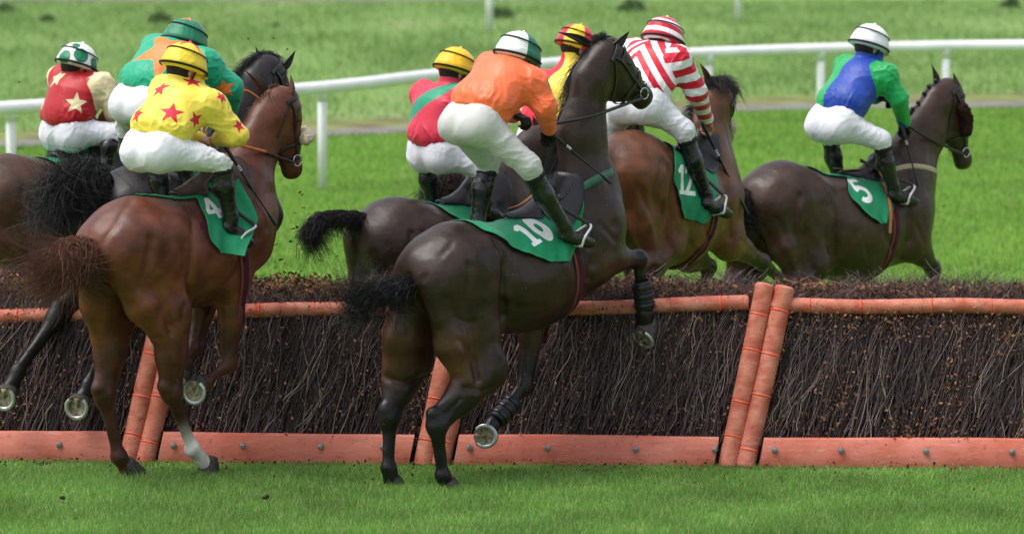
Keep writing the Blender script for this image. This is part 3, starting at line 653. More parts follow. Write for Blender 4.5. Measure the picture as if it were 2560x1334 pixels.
def wisps(core, n, rad, rnd=.02, wave=.012, flick=None, ends=.15):
    """n strands following a core path (K,3) with spread rad(t) (K,) around it"""
    core = np.asarray(core, float); K_ = len(core); t = np.linspace(0, 1, K_)
    T = np.gradient(core, axis=0); T /= np.linalg.norm(T, axis=1, keepdims=True)+1e-9
    U = np.cross(T, A(.13, .21, .96)); U /= np.linalg.norm(U, axis=1, keepdims=True)+1e-9; B = np.cross(T, U)
    a = rng.uniform(0, 2*math.pi, n); q = np.sqrt(rng.uniform(0, 1, n))
    clump = rng.integers(0, max(3, n//18), n); ca = rng.uniform(0, 2*math.pi, clump.max()+1); cq = np.sqrt(rng.uniform(0, 1, clump.max()+1))
    ph = rng.uniform(0, 6.28, clump.max()+1)
    k = t[None]**1.2*.75
    ox = (q*np.cos(a))[:, None]*(1-k)+(cq*np.cos(ca))[clump][:, None]*k; oy = (q*np.sin(a))[:, None]*(1-k)+(cq*np.sin(ca))[clump][:, None]*k
    P = core[None]+U[None]*(ox*rad[None])[..., None]+B[None]*(oy*rad[None])[..., None]
    w = wave*t[None]*np.sin(t[None]*7+ph[clump][:, None]); P = P+U[None]*w[..., None]+B[None]*(w*np.cos(ph[clump])[:, None])[..., None]
    P += rng.normal(0, rnd, (n, 1, 3))*(t**1.5)[None, :, None]
    # strands end at different lengths
    end = 1-rng.uniform(0, 1, n)**2*.45; tt = np.clip(t[None]*end[:, None], 0, 1)*(K_-1); i0 = np.minimum(tt.astype(int), K_-2); fr = (tt-i0)[..., None]
    return np.take_along_axis(P, i0[..., None].repeat(3, 2), 1)*(1-fr)+np.take_along_axis(P, (i0+1)[..., None].repeat(3, 2), 1)*fr
def ear_mesh(base, tip, w, face_dir):
    """cupped leaf-shaped shell"""
    base, tip = np.asarray(base, float), np.asarray(tip, float); ax = tip-base; L = np.linalg.norm(ax); ax /= L
    f = nrm(face_dir-ax*(face_dir@ax)); s = np.cross(ax, f); V = []; nu, nv = 12, 9
    for i in range(nu):
        t = i/(nu-1); wd_ = w*(math.sin(math.pi*min(1, .28+.72*t))**.8)*(1-.15*t); wd_ = max(wd_, .002)
        for j in range(nv):
            u = -1+2*j/(nv-1); an = u*1.9*(1-.45*t)
            V.append(base+ax*(L*t-.01)+s*(wd_*math.sin(an)*.62)-f*(wd_*math.cos(an)*.62)+f*wd_*.3+s*0+f*.015*math.sin(t*3))
    V = np.array(V); n = len(V); V2 = V+0; C = np.repeat([base+ax*L*i/(nu-1)+f*w*.25 for i in range(nu)], nv, 0); V2 = V+(C-V)*.14
    F = [(i*nv+j, i*nv+j+1, (i+1)*nv+j+1, (i+1)*nv+j) for i in range(nu-1) for j in range(nv-1)]
    F2 = [(a+n, d+n, c+n, b+n) for a, b, c, d in F]
    R = [(i*nv, (i+1)*nv, (i+1)*nv+n, i*nv+n) for i in range(nu-1)]+[(i*nv+nv-1, i*nv+nv-1+n, (i+1)*nv+nv-1+n, (i+1)*nv+nv-1) for i in range(nu-1)]
    return np.concatenate([V, V2]), np.array(F+F2+R)
def hoof_obj(par, off, fet, hf, sole_n, coat, s=1.0, shoe=True, front=None):
    """hoof capsule: coronet near hf, ground surface facing sole_n"""
    sn = nrm(sole_n); front = A(1, 0, 0) if front is None else np.asarray(front, float); fr = nrm(front-sn*(front@sn)); sd = np.cross(sn, fr)
    c0 = hf-sn*.015; V = []; k = 20; rings = [(-.035, .040, 0), (-.015, .047, .003), (.03, .056, .012), (.062, .063, .02), (.066, .061, .02)]
    for (h, r, fo) in rings:
        for i in range(k):
            a = 2*math.pi*i/k; ca = math.cos(a); V.append(c0+sn*h*s+fr*(r*s*(1.06*ca if ca > 0 else .86*ca)+fo*s)+sd*r*s*.95*math.sin(a))
    n = len(rings)
    for (h, r, fo) in ((.058, .048, .02), (.052, .02, .02)):
        for i in range(k):
            a = 2*math.pi*i/k; V.append(c0+sn*h*s+fr*(r*s*math.cos(a)+fo*s)+sd*r*s*math.sin(a))
    F = [(q*k+i, q*k+(i+1) % k, (q+1)*k+(i+1) % k, (q+1)*k+i) for q in range(n+1) for i in range(k)]
    T = [((n+1)*k, (n+1)*k+i, (n+1)*k+i+1) for i in range(1, k-1)]+[(0, i+1, i) for i in range(1, k-1)]
    h = mk('hoof', V, [tuple(t) for t in T], M['hoof'], par, off=off, quads=F); h.data.materials.append(M['sole'])
    mi = np.array([1 if (min(p.vertices) >= 4*k) else 0 for p in h.data.polygons], np.int32)
    h.data.polygons.foreach_set('material_index', mi)
    if shoe:
        V = []; m = 26
        for i in range(m):
            a = -2.45+4.9*i/(m-1); ca, sa = math.cos(a), math.sin(a)
            for (r, z) in ((.043, .064), (.043, .073), (.053, .0765), (.062, .073), (.062, .064)):
                V.append(c0+sn*z*s+fr*(r*s*(1.06*ca if ca > 0 else .9*ca)+.02*s)+sd*r*s*.95*sa)
        F = [(i*5+j, i*5+(j+1) % 5, i*5+5+(j+1) % 5, i*5+5+j) for i in range(m-1) for j in range(5)]
        mk('horseshoe', V, F, M['shoe'], h, off=off)
        # frog: the soft wedge in the sole
        fg = [c0+sn*.054*s+fr*(-.024*s), c0+sn*.057*s+fr*(-.005*s), c0+sn*.052*s+fr*(.03*s)]
        V, F, T = tubes(np.array([fg]), np.array([[.017*s, .012*s, .003*s]]), 8, True); mk('frog', V, F, M['sole'], h, off=off, quads=T)
    return h
def canon(fr, j):
    """fill in every joint that was not placed, in local coordinates (forward, left, up)"""
    P, Cc = j['pel'], j['che']; t = Cc-P; t[1] = 0; t = nrm(t); n = A(-t[2], 0, t[0]); u = A(0, 0, 1); f = A(1, 0, 0)
    D = lambda k, v: j.setdefault(k, v)
    D('bar', lerp(P, Cc, .52)-n*.03); D('dock', P-t*.31+n*.05)
    D('nb', Cc+t*.20+n*.16); D('nm', j['nb']+t*.24+n*.25); D('nt', j['nm']+t*.2+n*.22)
    D('cran', j['nt']+t*.1+u*.02); D('muz', j['cran']+f*.33-u*.42)
    for s, S in ((-1, 'R'), (1, 'L')):
        y = A(0, 1, 0)*s
        D('st'+S, P+t*.10-n*.40+y*.18); D('ho'+S, j['st'+S]-t*.36-u*.36-y*.03); D('fh'+S, j['ho'+S]-f*.05-u*.40-y*.02); D('hh'+S, j['fh'+S]+f*.08-u*.12)
        D('sh'+S, Cc+t*.25-n*.06+y*.16); D('el'+S, Cc+t*.05-n*.22+y*.17); D('kn'+S, j['el'+S]+f*.3-u*.34-y*.03); D('ff'+S, j['kn'+S]+f*.05-u*.33); D('fo'+S, j['ff'+S]+f*.0-u*.14)
    return t, n
LT=1.22
def build_horse(fr, j, label, base, dark, flank=None, h=.014, leg=None, socks=(), mane='hair_black', rad=(.27, .325, .315), headw=1.15, ears=None, legdark=True, seed=0, group='racehorses galloping at the brush fence', hoofs=None, detail=True, necks=(.20, .165, .125), thin=1.0, tail=None, tailr=None, ntail=900, loc=None, marks=None):
    t, n = canon(fr, j); y = A(0, 1, 0); P, Cc, B = j['pel'], j['che'], j['bar']
    base = A(*base); dark = A(*dark); flank = base if flank is None else A(*flank); leg = dark if leg is None else A(*leg)
    s = SDF(); rp, rb, rc = rad
    s.c(P-t*.03, B-t*.12, rp, rb-.015, .08, .92, base); s.c(B-t*.12, B+t*.12, rb, rb, .08, .90, base); s.c(B+t*.1, Cc, rb, rc, .1, .84, base)
    s.c(P+t*.14+n*.06, P-t*.17-n*.0, .20, .155, .10, 1.28, base)                      # croup
    s.c(P+t*.02+n*.13, P-t*.26+n*.05, .13, .09, .10, 1.1, base)                       # sacrum ridge
    s.c(j['dock']+t*.04, j['dock']-t*.05, .055, .045, .06, 1, dark)
    s.c(Cc+t*.12, Cc+t*.19+n*.10, .215, .185, .1, .8, base)
    s.c(Cc-t*.22+n*.235, Cc+t*.08+n*.26, .07, .085, .12, .7, dark)                    # withers
    s.c(Cc-n*.14+t*.05, Cc+t*.16-n*.08, .14, .15, .08, .9, base)                       # brisket
    for sg, S in ((-1, 'R'), (1, 'L')):
        st, ho, fh, hh = j['st'+S], j['ho'+S], j['fh'+S], j['hh'+S]; ys = y*sg
        hip = P-t*.06-n*.02+ys*.125
        s.e(P+t*.16+n*.12+ys*.185, .07, .09, 1, base)                                   # point of hip
        s.c(hip, st-t*.01, .20, .125, .08, .72, base)                                  # thigh
        ham = P-t*.21-n*.02+ys*.105; low = lerp(st, ho, .22)-t*.085; low[1] = lerp(st, ho, .2)[1]
        s.c(ham, lerp(ham, low, .62)-t*.015, .135, .125, .07, .80, base); s.c(lerp(ham, low, .62), low, .13, .085, .06, .8, flank)
        s.c(P+t*.12+ys*.17-n*.02, st+t*.05, .12, .085, .08, .6, base)                   # front of thigh
        s.c(st, lerp(st, ho, .5), .140, .105, .05, .78, lerp(base, leg, .5)); s.c(lerp(st, ho, .5), ho, .100, .064, .05, .8, leg)
        back = nrm(np.cross(A(0, 1, 0), ho-st)); back = back if back[0] < 0 else -back
        hk = ho+back*.045+nrm(ho-fh)*.045
        s.c(lerp(st, ho, .45)+back*.03, hk, .050, .030, .03, 1, leg); s.g([lerp(st, ho, .62)+back*.045+ys*.06, ho+back*.03+ys*.06], .014, .014); s.e(ho, .064*thin, .03, .9, leg); s.e(hk, .036, .03, 1, leg)
        s.c(hk, ho+back*.03-nrm(ho-fh)*.05, .030, .028, .03, 1, leg)
        lc = A(.86, .82, .78) if S+'h' in socks else leg
        s.c(ho, lerp(ho, fh, .3), .060*thin, .042, .03, .85, leg); s.c(lerp(ho, fh, .3), lerp(ho, fh, .66), .041, .039, .02, .85, leg); s.c(lerp(ho, fh, .78), fh, .038, .037, .02, .85, lc)
        s.c(ho+back*.03-nrm(ho-fh)*.06, lerp(ho, fh, .65)+back*.026, .020, .020, .018, 1, leg); s.c(lerp(ho, fh, .68)+back*.026, fh+back*.028, .020, .022, .018, 1, lc)
        s.e(fh, .047, .03, .95, lc); s.e(fh+back*.02-A(0, 0, .0), .026, .03, 1, lc); s.c(fh, hh, .044, .052, .03, 1, lc)
        sh, el, kn, ff, fo = j['sh'+S], j['el'+S], j['kn'+S], j['ff'+S], j['fo'+S]
        s.c(Cc+t*.0+n*.20+ys*.115, lerp(Cc+n*.2, sh, .6)+ys*.06, .10, .13, .09, .62, base)  # shoulder blade
        s.c(lerp(Cc+n*.12+ys*.14, sh, .5), sh, .14, .115, .08, .68, base)
        s.c(sh, el, .115, .125, .07, .66, base); s.c(Cc+n*.02-t*.02+ys*.15, el-t*.02, .13, .11, .08, .6, base)
        s.c(el, lerp(el, kn, .45), .112, .08, .06, .78, flank if legdark else base); s.c(lerp(el, kn, .4), kn, .078, .054, .04, .88, leg)
        s.e(kn, .058*thin, .03, .95, leg); bk = nrm(np.cross(A(0, 1, 0), ff-kn)); bk = bk if (bk@nrm(el-kn)) > 0 or bk[0] < 0 else -bk
        lc = A(.86, .82, .78) if S+'f' in socks else leg
        s.c(kn, lerp(kn, ff, .3), .050*thin, .036, .03, .9, leg); s.c(lerp(kn, ff, .3), ff, .034, .033, .02, .9, lc)
        s.c(lerp(kn, ff, .15)+bk*.022, ff+bk*.026, .019, .021, .02, 1, lc)
        s.e(ff, .049, .025, 1, lc); s.c(ff, fo, .042, .050, .03, 1, lc)
        if detail:
            s.g([P+t*.19+n*.02+ys*.24, P+t*.20-n*.16+ys*.23, st+t*.11+ys*.03], .030, .040)      # flank edge
            s.g([P-t*.10+n*.06+ys*.26, P-t*.13-n*.14+ys*.27, low+t*.03+ys*.05], .024, .036)     # between thigh muscles
            s.g([P-t*.02-n*.20+ys*.27, st-t*.07-n*.05+ys*.07], .018, .034)
            s.g([st+n*.02+ys*.10+t*.03, lerp(st, ho, .35)+ys*.08], -.010, .022)
            s.g([P-t*.02+n*.10+ys*.27, P+t*.06-n*.10+ys*.26, st+t*.02+n*.1+ys*.1], -.012, .05)
            s.g([st+t*.06+n*.04+ys*.09, st+t*.05-n*.05+ys*.09], -.014, .035); s.g([low+ys*.05, lerp(st, ho, .45)-t*.03+ys*.05], .012, .02)
            s.g([lerp(st, ho, .25)+ys*.1, lerp(st, ho, .8)+ys*.06], .008, .012)
            s.g([Cc+n*.22-t*.10+ys*.20, Cc-t*.08+ys*.28, el-t*.12+ys*.08], .018, .034)             # behind the shoulder
            s.g([Cc+n*.16+t*.10+ys*.2, sh-t*.02+ys*.10], .012, .028)
            s.g([el+ys*.08, lerp(el, kn, .5)+ys*.06], -.005, .015)
            v0 = B-n*.20+t*.25+ys*.2; s.g([v0, v0-t*.12-n*.02, v0-t*.25+n*.02, v0-t*.36-n*.015], -.004, .009)
            v1 = lerp(st, ho, .05)+ys*.10; s.g([v1+t*.03, lerp(st, ho, .35)+ys*.085, lerp(st, ho, .7)+ys*.06+t*.02, ho+ys*.05], -.005, .009)
            s.g([j['dock']+t*.05+ys*.05-n*.03, P-t*.24-n*.12+ys*.22, low+ys*.10], .010, .022)
            for q in range(5):
                a = B+t*(.22-q*.09)+ys*.27; s.g([a+n*.08, a-n*.16-t*.05], -.004, .018)
    if detail:
        s.g([P-t*.36+n*.0, P-t*.36-n*.35], .03, .035)                                     # cleft below the dock
        s.g([P+t*.12+n*.27, P-t*.2+n*.2], .010, .028)
    nb, nm, nt_, cr, mz = j['nb'], j['nm'], j['nt'], j['cran'], j['muz']
    s.c(Cc+t*.1+n*.08, nb, .24, necks[0]+.02, .12, .75, base); s.c(nb, nm, necks[0], necks[1], .1, BR, base); s.c(nm, nt_, necks[1], necks[2], .08, BR+.05, base)
    hd = nrm(mz-cr); hn = nrm(A(0, 0, 1)-hd*hd[2]) if abs(hd[2]) < .98 else A(1, 0, 0)
    side = j.get('headside', y); side = nrm(side-hd*(side@hd)); fwd = np.cross(side, hd); fwd = fwd if fwd@(cr-nm) > 0 or fwd[0] > 0 else -fwd
    if 'facefwd' in j: fwd = nrm(j['facefwd']-hd*(j['facefwd']@hd)); side = np.cross(hd, fwd)
    HL = np.linalg.norm(mz-cr)
    def hp(a, b=0, c=0): return cr+hd*(a*HL)+fwd*b+side*c
    s.c(nt_, cr, necks[2]-.01, .12, .08, .85, base)
    sq = np.vstack([hd, fwd, side])
    def HE(a, b, c, r, k=.04, col=base, rr=None): s.ell(hp(a, b, c), A(*r)*headw, sq, k, col)
    HE(.03, .0, 0, (.115, .10, .088)); HE(.30, -.055, 0, (.165, .105, .062*1.05), .05); 
    for c in (-1, 1): HE(.27, -.085, c*.032, (.115, .095, .035), .03); HE(.22, .045, c*.068, (.05, .035, .028), .03)
    s.c(hp(.1, .02), hp(.62, .02), .085, .065, .05, 1, base); s.c(hp(.5, -.01), hp(.93, -.01), .070, .058, .05, 1, base)
    s.c(hp(.45, -.075), hp(.88, -.062), .04, .03, .04, 1, dark)
    mzc = lerp(base, dark, .8)
    HE(.96, -.012, 0, (.06, .056, .055), .04, mzc); s.e(hp(1.0, -.055), .034, .03, 1, mzc); s.e(hp(1.02, .0), .04, .03, 1, mzc)
    if detail:
        for c in (-1, 1):
            s.g([hp(.98, .012, c*.05), hp(1.04, -.0, c*.04)], .022, .014); s.g([hp(.95, -.04, c*.06), hp(.8, -.045, c*.06)], .006, .008)
            s.g([hp(.33, .035, c*.085), hp(.65, .0, c*.06)], -.006, .012); s.g([hp(.4, -.03, c*.09), hp(.55, -.03, c*.06)], .006, .025)
        s.g([lerp(nt_, nm, .2)-y*.10, nb-y*.18+t*.05], .006, .03)
    for pts_, am, wd_ in (marks or []):
        s.g(list(fr.hit(s, pts_)), am, wd_)
    V, F = s.mesh(h); V = relax(V, F, 1, .5); col = s.colors(V, base, .022)
    # darker points: back line and lower legs are coat markings of a bay
    N_ = vnormals(V, F)
    topw = np.clip((N_[:, 2]-.1)/.8, 0, 1)*np.clip((V[:, 2]-(P[2]-.1))/.3, 0, 1)*np.clip(1-np.linalg.norm(V-cr, axis=1), 0, 1)**0
    dk = .35*vnoise(V*3.3+seed, 3)+.65*topw; col = col*(1-dk[:, None]*.55)+dark*(dk[:, None]*.55)
    bl = vnoise(V*7.1+seed, 8)[:, None]; col = col*(.86+.28*bl)
    V = V+N_*((vnoise(V*14+seed, 6)-.5)*.006+(vnoise(V*A(5, 5, 8)+seed, 16)-.5)*.014)[:, None]
    root_loc = A(*(loc if loc is not None else (P[0], 0, 0)))
    e = empty('racehorse', fr.W(root_loc), fr.rz, label=label, cat='horse', group=group)
    ms = [(V, F)]; cs = [col]
    er = ears or {}
    for S, sg in (('R', -1), ('L', 1)):
        b0 = er.get(S+'b', hp(-.10, .055, sg*.055)); tp = er.get(S+'t', hp(-.10, .06, sg*.07)-hd*.14+fwd*.02); fd = er.get('face', fwd*1.0+side*sg*.6)
        ev, ef = ear_mesh(b0, tp, .056, fd); ms.append((ev, ef)); nn = len(ev)//2; cs.append(np.concatenate([np.tile(lerp(base, dark, .55), (nn, 1)), np.tile(lerp(base, dark, .2), (nn, 1))]))
    Vv, Ff = cat_meshes(ms); mk('body', Vv, Ff, M['coat'], e, off=root_loc, col=np.concatenate(cs))
    for c in (-1, 1):
        q, _ = s.proj(hp(.235, .035, c*.12)[None], -.008); u = np.linspace(0, 2*math.pi, 13)[:-1]
        vs = [q[0]+hd*.02*math.cos(a)*math.sin(b)+fwd*.016*math.sin(a)*math.sin(b)+side*.016*math.cos(b) for b in np.linspace(.01, math.pi-.01, 7) for a in u]
        fs = [(b*12+a, b*12+(a+1) % 12, (b+1)*12+(a+1) % 12, (b+1)*12+a) for b in range(6) for a in range(12)]
        mk('eye', vs, fs, M['eye'], e, off=root_loc)
    ho_ = hoofs or {}
    for S in 'RL':
        for kf, kh in (('fh', 'hh'), ('ff', 'fo')):
            f_, h_ = j[kf+S], j[kh+S]; sn = ho_.get(kh+S, nrm(nrm(h_-f_)+A(-.0, 0, -.35))); fd = ho_.get(kh+S+'f')
            if kh+S in ho_.get('skip', ()): continue
            hoof_obj(e, root_loc, f_, h_, sn, leg, 1.36, True, fd)
    # tail
    mm = M[mane]
    if tail is not None and isinstance(tail, dict):
        D_ = smooth_path([j['dock']+t*.04]+tail['dock'], 24); V1, F1, T1 = tubes(D_[None], np.linspace(.045, .016, 24)[None], 10, True)
        hs = []
        for (nn_, t0, t1, L, spread, grav, gr2) in tail['fans']:
            m = 12; uu = np.linspace(0, 1, m); ti = rng.uniform(t0, t1, nn_)*23; i0 = np.minimum(ti.astype(int), 22); fr_ = (ti-i0)[:, None]; R0 = D_[i0]*(1-fr_)+D_[i0+1]*fr_; Td = nrm_rows_(D_[i0+1]-D_[i0])
            rd = rng.normal(size=(nn_, 3)); rd -= Td*(rd*Td).sum(1)[:, None]; rd = nrm_rows_(rd); R0 = R0+rd*(.042-.022*ti/23)[:, None]*.8
            cl_ = rng.integers(0, max(4, nn_//14), nn_); cd = rng.normal(0, 1, (cl_.max()+1, 3))[cl_]; Ls = L*rng.uniform(.55, 1.1, nn_)*(1-.25*rng.uniform(0, 1, nn_)**3)
            d0 = Td*tail.get('along', 1.0)+rd*.45*spread; g = np.asarray(grav)[None]+cd*.22*spread+rng.normal(0, .06, (nn_, 3)); g2 = np.asarray(gr2)[None]+cd*.25*spread
            a = uu*(1-uu)**2*2+uu*(1-uu)*.5; b = uu**1.7
            P_ = R0[:, None]+d0[:, None]*(Ls[:, None]*a)[..., None]*.9+g[:, None]*(Ls[:, None]*b*(1-.45*uu))[..., None]+g2[:, None]*(Ls[:, None]*uu**3*.55)[..., None]
            P_ = P_+.0035*np.sin(uu[None, :, None]*7+cl_[:, None, None])*uu[None, :, None]; hs.append(P_)
        hp_ = np.concatenate(hs); o = hair('tail', hp_, rng.uniform(.0010, .0026, len(hp_)), mm, e, root_loc)
        mk('tail_dock', V1, F1, mm, o, off=root_loc, col=np.full((len(V1), 3), .4), quads=T1); tail = None
    if tail is not None:
        core = smooth_path([j['dock']+t*.03]+tail, 26); tt = np.linspace(0, 1, 26); rr = np.interp(tt, np.linspace(0, 1, len(tailr)), tailr)
        V1, F1, T1 = tubes(core[None, :9], np.interp(np.linspace(0, 1, 9), [0, .4, 1], [.042, .036, .012])[None], 10, True)
        pth = wisps(core, ntail, rr, .03, .03)
        o = hair('tail', pth, rng.uniform(.0012, .0026, ntail), mm, e, root_loc)
        mk('tail_dock', V1, F1, mm, o, off=root_loc, col=np.full((len(V1), 3), .3), quads=T1)
    return e, s, dict(t=t, n=n, hp=hp, hd=hd, fwd=fwd, side=side, off=root_loc, HL=HL, mane=mm)
def mane_along(e, s, I, pts, side_dir, n=600, length=.13, droop=A(0, 0, -1), name='mane', lift=.03, mat=None, jitter=.35, up=.25, project=True):
    c = smooth_path(pts, 60); c = s.proj(c, -.004, 6)[0] if project else c; t = rng.uniform(0, 1, n)*(59-1e-3); i = t.astype(int); f = (t-i)[:, None]; R = c[i]*(1-f)+c[i+1]*f+rng.normal(0, .008, (n, 3))
    m = 8; u = np.linspace(0, 1, m); L = length*rng.uniform(.6, 1.25, n); d0 = np.asarray(side_dir)+rng.normal(0, jitter, (n, 3)); d0 /= np.linalg.norm(d0, axis=1)[:, None]
    w = .5*(vnoise(np.c_[t*.35, t*0, t*0], 12)-.5)[:, None]
    P_ = R[:, None]+d0[:, None]*(L[:, None]*u*(1-.3*u))[..., None]+np.asarray(droop)[None, None]*(L[:, None]*u*u*up*2)[..., None]+(np.asarray(side_dir)[None]*w)[:, None]*0
    return hair(name, P_, rng.uniform(.0012, .0024, n), mat or I['mane'], e, I['off'])
def strap(s, I, e, pts, w, mat, th=.004, off=.002, name='strap', n=40, par=None):
    p = smooth_path(pts, n); q, nn = s.proj(p, off); q = relax_line(q)
    V, F = ribbon(q, nn, w, th); return mk(name, V, F, mat, par or e, off=I['off'])
def relax_line(q):
    q = q.copy(); q[1:-1] = .25*q[:-2]+.5*q[1:-1]+.25*q[2:]; return q
# number shapes, as signed distance in the plane ------------------
def seg2(P, a, b, w):
    a, b = A(*a), A(*b); d = b-a; L = np.linalg.norm(d); d /= L; q = P-(a+b)/2; x = np.abs(q@d)-L/2; yv = np.abs(q@A(-d[1], d[0]))-w/2
    return np.maximum(x, yv)
def ring2(P, c, rx, ry, w, a0=None, a1=None):
    q = (P-A(*c))/A(rx, ry); r = np.hypot(q[:, 0], q[:, 1]); d = np.abs(r-1)*min(rx, ry)-w/2
    if a0 is not None:
        an = np.arctan2(q[:, 1], q[:, 0]); mid = (a0+a1)/2; hw = (a1-a0)/2; da = np.abs((an-mid+math.pi) % (2*math.pi)-math.pi)
        d = np.maximum(d, (da-hw)*.3*min(rx, ry)*2)
    return d
def digit(P, ch):
    """unit digit: height 1, centred"""
    mn = np.minimum
    if ch == '1': return mn(seg2(P, (.04, -.5), (.04, .5), .21), mn(seg2(P, (-.20, .27), (.04, .45), .15), seg2(P, (-.16, -.43), (.24, -.43), .14)))
    if ch == '0': return ring2(P, (0, 0), .19, .40, .19)
    if ch == '4': return mn(seg2(P, (.12, -.5), (.12, .5), .19), mn(seg2(P, (-.34, -.2), (.30, -.2), .17), seg2(P, (-.28, -.2), (.10, .45), .16)))
    if ch == '5': return mn(seg2(P, (-.2, .42), (.28, .42), .16), mn(seg2(P, (-.2, .0), (-.17, .48), .17), mn(ring2(P, (0, -.17), .23, .25, .18, -2.5, 2.0), seg2(P, (-.27, -.02), (-.1, .06), .15))))
    if ch == '2': return mn(ring2(P, (0, .2), .21, .23, .18, -.7, 2.9), mn(seg2(P, (.19, .12), (-.2, -.4), .17), seg2(P, (-.28, -.43), (.30, -.43), .16)))
def saddle_set(fr, s, I, e, j, number=None, rear=None, front=None, num_px=None, num_h=.15, num_rot=0, num_sp=.62, leather='leather_black', pad=None, seat=(-.22, .10), flap=.15, ctr=None, fl_c=(.10, -.17), fl_px=None, wav=.005, girth=True, front_lift=0, goff=0):
    """number cloth, saddle, girth: laid on the body surface. a = metres along the back from the saddle centre"""
    t, n = I['t'], I['n']; y = A(0, 1, 0); c0 = lerp(j['bar'], j['che'], .40) if ctr is None else ctr
    def surf(a, phi, off):
        """point on the surface round the barrel; a along, phi from the top, + = right side"""
        a = np.asarray(a, float); phi = np.asarray(phi, float); C_ = c0+a[..., None]*t+n*.0; d = np.cos(phi)[..., None]*n-np.sin(phi)[..., None]*y
        lo = np.full(a.shape, .12); hi = np.full(a.shape, .55)
        for _ in range(14):
            mid = (lo+hi)/2; v = s.ev(C_+d*mid[..., None]) < 0; lo = np.where(v, mid, lo); hi = np.where(v, hi, mid)
        return C_+d*(lo+off)[..., None], d
    def inv(p):
        """(a, s) of the right-hand surface spot seen at a pixel"""
        if not hasattr(surf, 'tab'):
            aa, pp = np.meshgrid(np.linspace(-.65, .6, 70), np.linspace(-.15, 2.0, 90), indexing='ij'); Q, d = surf(aa, pp, .015); Wv = fr.O+Q[..., :1]*fr.F+Q[..., 1:2]*fr.L+Q[..., 2:]*A(0, 0, 1); x, y_ = to_px(Wv)
            dw = d[..., :1]*fr.F+d[..., 1:2]*fr.L+d[..., 2:]*A(0, 0, 1); fc = ((C0-Wv)*dw).sum(-1) > 0; surf.tab = (aa, pp, x, y_, fc)
        aa, pp, x, y_, fc = surf.tab; q = np.hypot(x-p[0], y_-p[1])+np.where(fc, 0, 15); i = np.unravel_index(np.argmin(q), q.shape); return A(aa[i], pp[i]*.34)
    surf.inv = inv
    def sheet_(name, rear, front, off, mat, nu=80, nv=100, wave=.006, number=None, th=.004, flare=.02, lift=0):
        Rv = [inv(p) if len(p) == 2 else A(p[0], p[1]) for p in rear]; Fv = [inv(p) if len(p) == 2 else A(p[0], p[1]) for p in front]
        Rv = [A(Rv[0][0], 0)]+Rv; Fv = [A(Fv[0][0], 0)]+Fv; Rc = smooth_path([A(*q, 0) for q in Rv], nv); Fc = smooth_path([A(*q, 0) for q in Fv], nv)
        u = np.linspace(0, 1, nu)[:, None]; v = np.linspace(0, 1, nv)[None]
        a = Rc[None, :, 0]*(1-u)+Fc[None, :, 0]*u; s_ = np.maximum(Rc[None, :, 1]*(1-u)+Fc[None, :, 1]*u, 0)
        a = np.concatenate([a[:, ::-1], a], 1); s_ = np.concatenate([-s_[:, ::-1], s_], 1); av = np.concatenate([v[:, ::-1], v], 1)+0*u; U = u+0*av
        P_, d = surf(a, s_/.34, off); wv = wave*(np.sin(U*15+np.sign(s_)*av*4)+.7*np.sin(a*60+s_*25))*av**1.3+flare*av**2.5*(.5+.5*np.sin(U*8+2))+lift*np.clip(U-.6, 0, 1)**1.2*3*av
        wv = np.maximum(wv+.014*(vnoise(np.stack([a*11, s_*9, a*0], -1), 3)-.25)*av, 0)
        P_ = P_+d*wv[..., None]; nvv = 2*nv; idx = np.arange(nu*nvv).reshape(nu, nvv); Fq = np.stack([idx[:-1, :-1], idx[1:, :-1], idx[1:, 1:], idx[:-1, 1:]], -1).reshape(-1, 4)
        X = a.ravel(); S = s_.ravel(); p = np.full(len(X), .5)
        if number is not None:
            cN = inv(num_px)
            for sd in (1, -1):
                Q = np.stack([(X-cN[0])*sd, -(S*sd-cN[1])], 1); cth, sth = math.cos(num_rot*1), math.sin(num_rot*1); Q = np.stack([Q[:, 0]*cth-Q[:, 1]*sth, Q[:, 0]*sth+Q[:, 1]*cth], 1)/num_h; k = len(number)
                for i, ch in enumerate(number):
                    q = Q.copy(); q[:, 0] -= (i-(k-1)/2)*num_sp; p = np.minimum(p, np.where(S*sd > .01, digit(q, ch)*num_h, .5))
        o = mk(name, P_.reshape(-1, 3), Fq, mat, e, off=I['off'], pats=[p]); sm = o.modifiers.new('s', 'SOLIDIFY'); sm.thickness = th; sm.offset = 1
        return o
    if rear is None: rear = [(-.36, .05), (-.30, .2), (-.15, .3), (-.0, .42)]; front = [(.20, .1), (.22, .3), (.18, .42)]; rear = [(*q, 0) for q in rear]; front = [(*q, 0) for q in front]
    if pad:
        o_ = [inv(p) for p in rear]; rp_ = [(q[0]-.035, q[1]*.9, 0) for q in o_]; sheet_('saddle_pad', rp_, [(inv(p)[0]-.05, inv(p)[1]*.85, 0) for p in front], -.004, M[pad], 40, 50, th=.007, flare=0, wave=0)
    sheet_('number_cloth', rear, front, .012, M['cloth_green'], 110, 130, number=number, wave=wav, lift=front_lift)
    if fl_px is not None: q_ = inv(fl_px); fl_c = (q_[0], -q_[1])
    # saddle: seat + round flaps as shells over the back
    lm = M[leather]
    sd = SDF(); 
    q, d = surf(A(seat[0]), A(0.0), .03); q2, _ = surf(A(seat[1]), A(0.0), .045); qm, _ = surf(A((seat[0]+seat[1])/2), A(0.0), .02)
    q, q2, qm = q, q2, qm
    S_ = SDF(); rear, frt, mid = q[0] if q.ndim > 1 else q, q2[0] if q2.ndim > 1 else q2, qm[0] if qm.ndim > 1 else qm
    S_.c(rear-t*.02+n*.008, mid, .014, .028, .05, 4.2, None); S_.c(mid, frt, .03, .028, .05, 2.4, None); S_.c(frt-t*.02, frt+t*.03+n*.012, .028, .022, .04, 2.0, None)
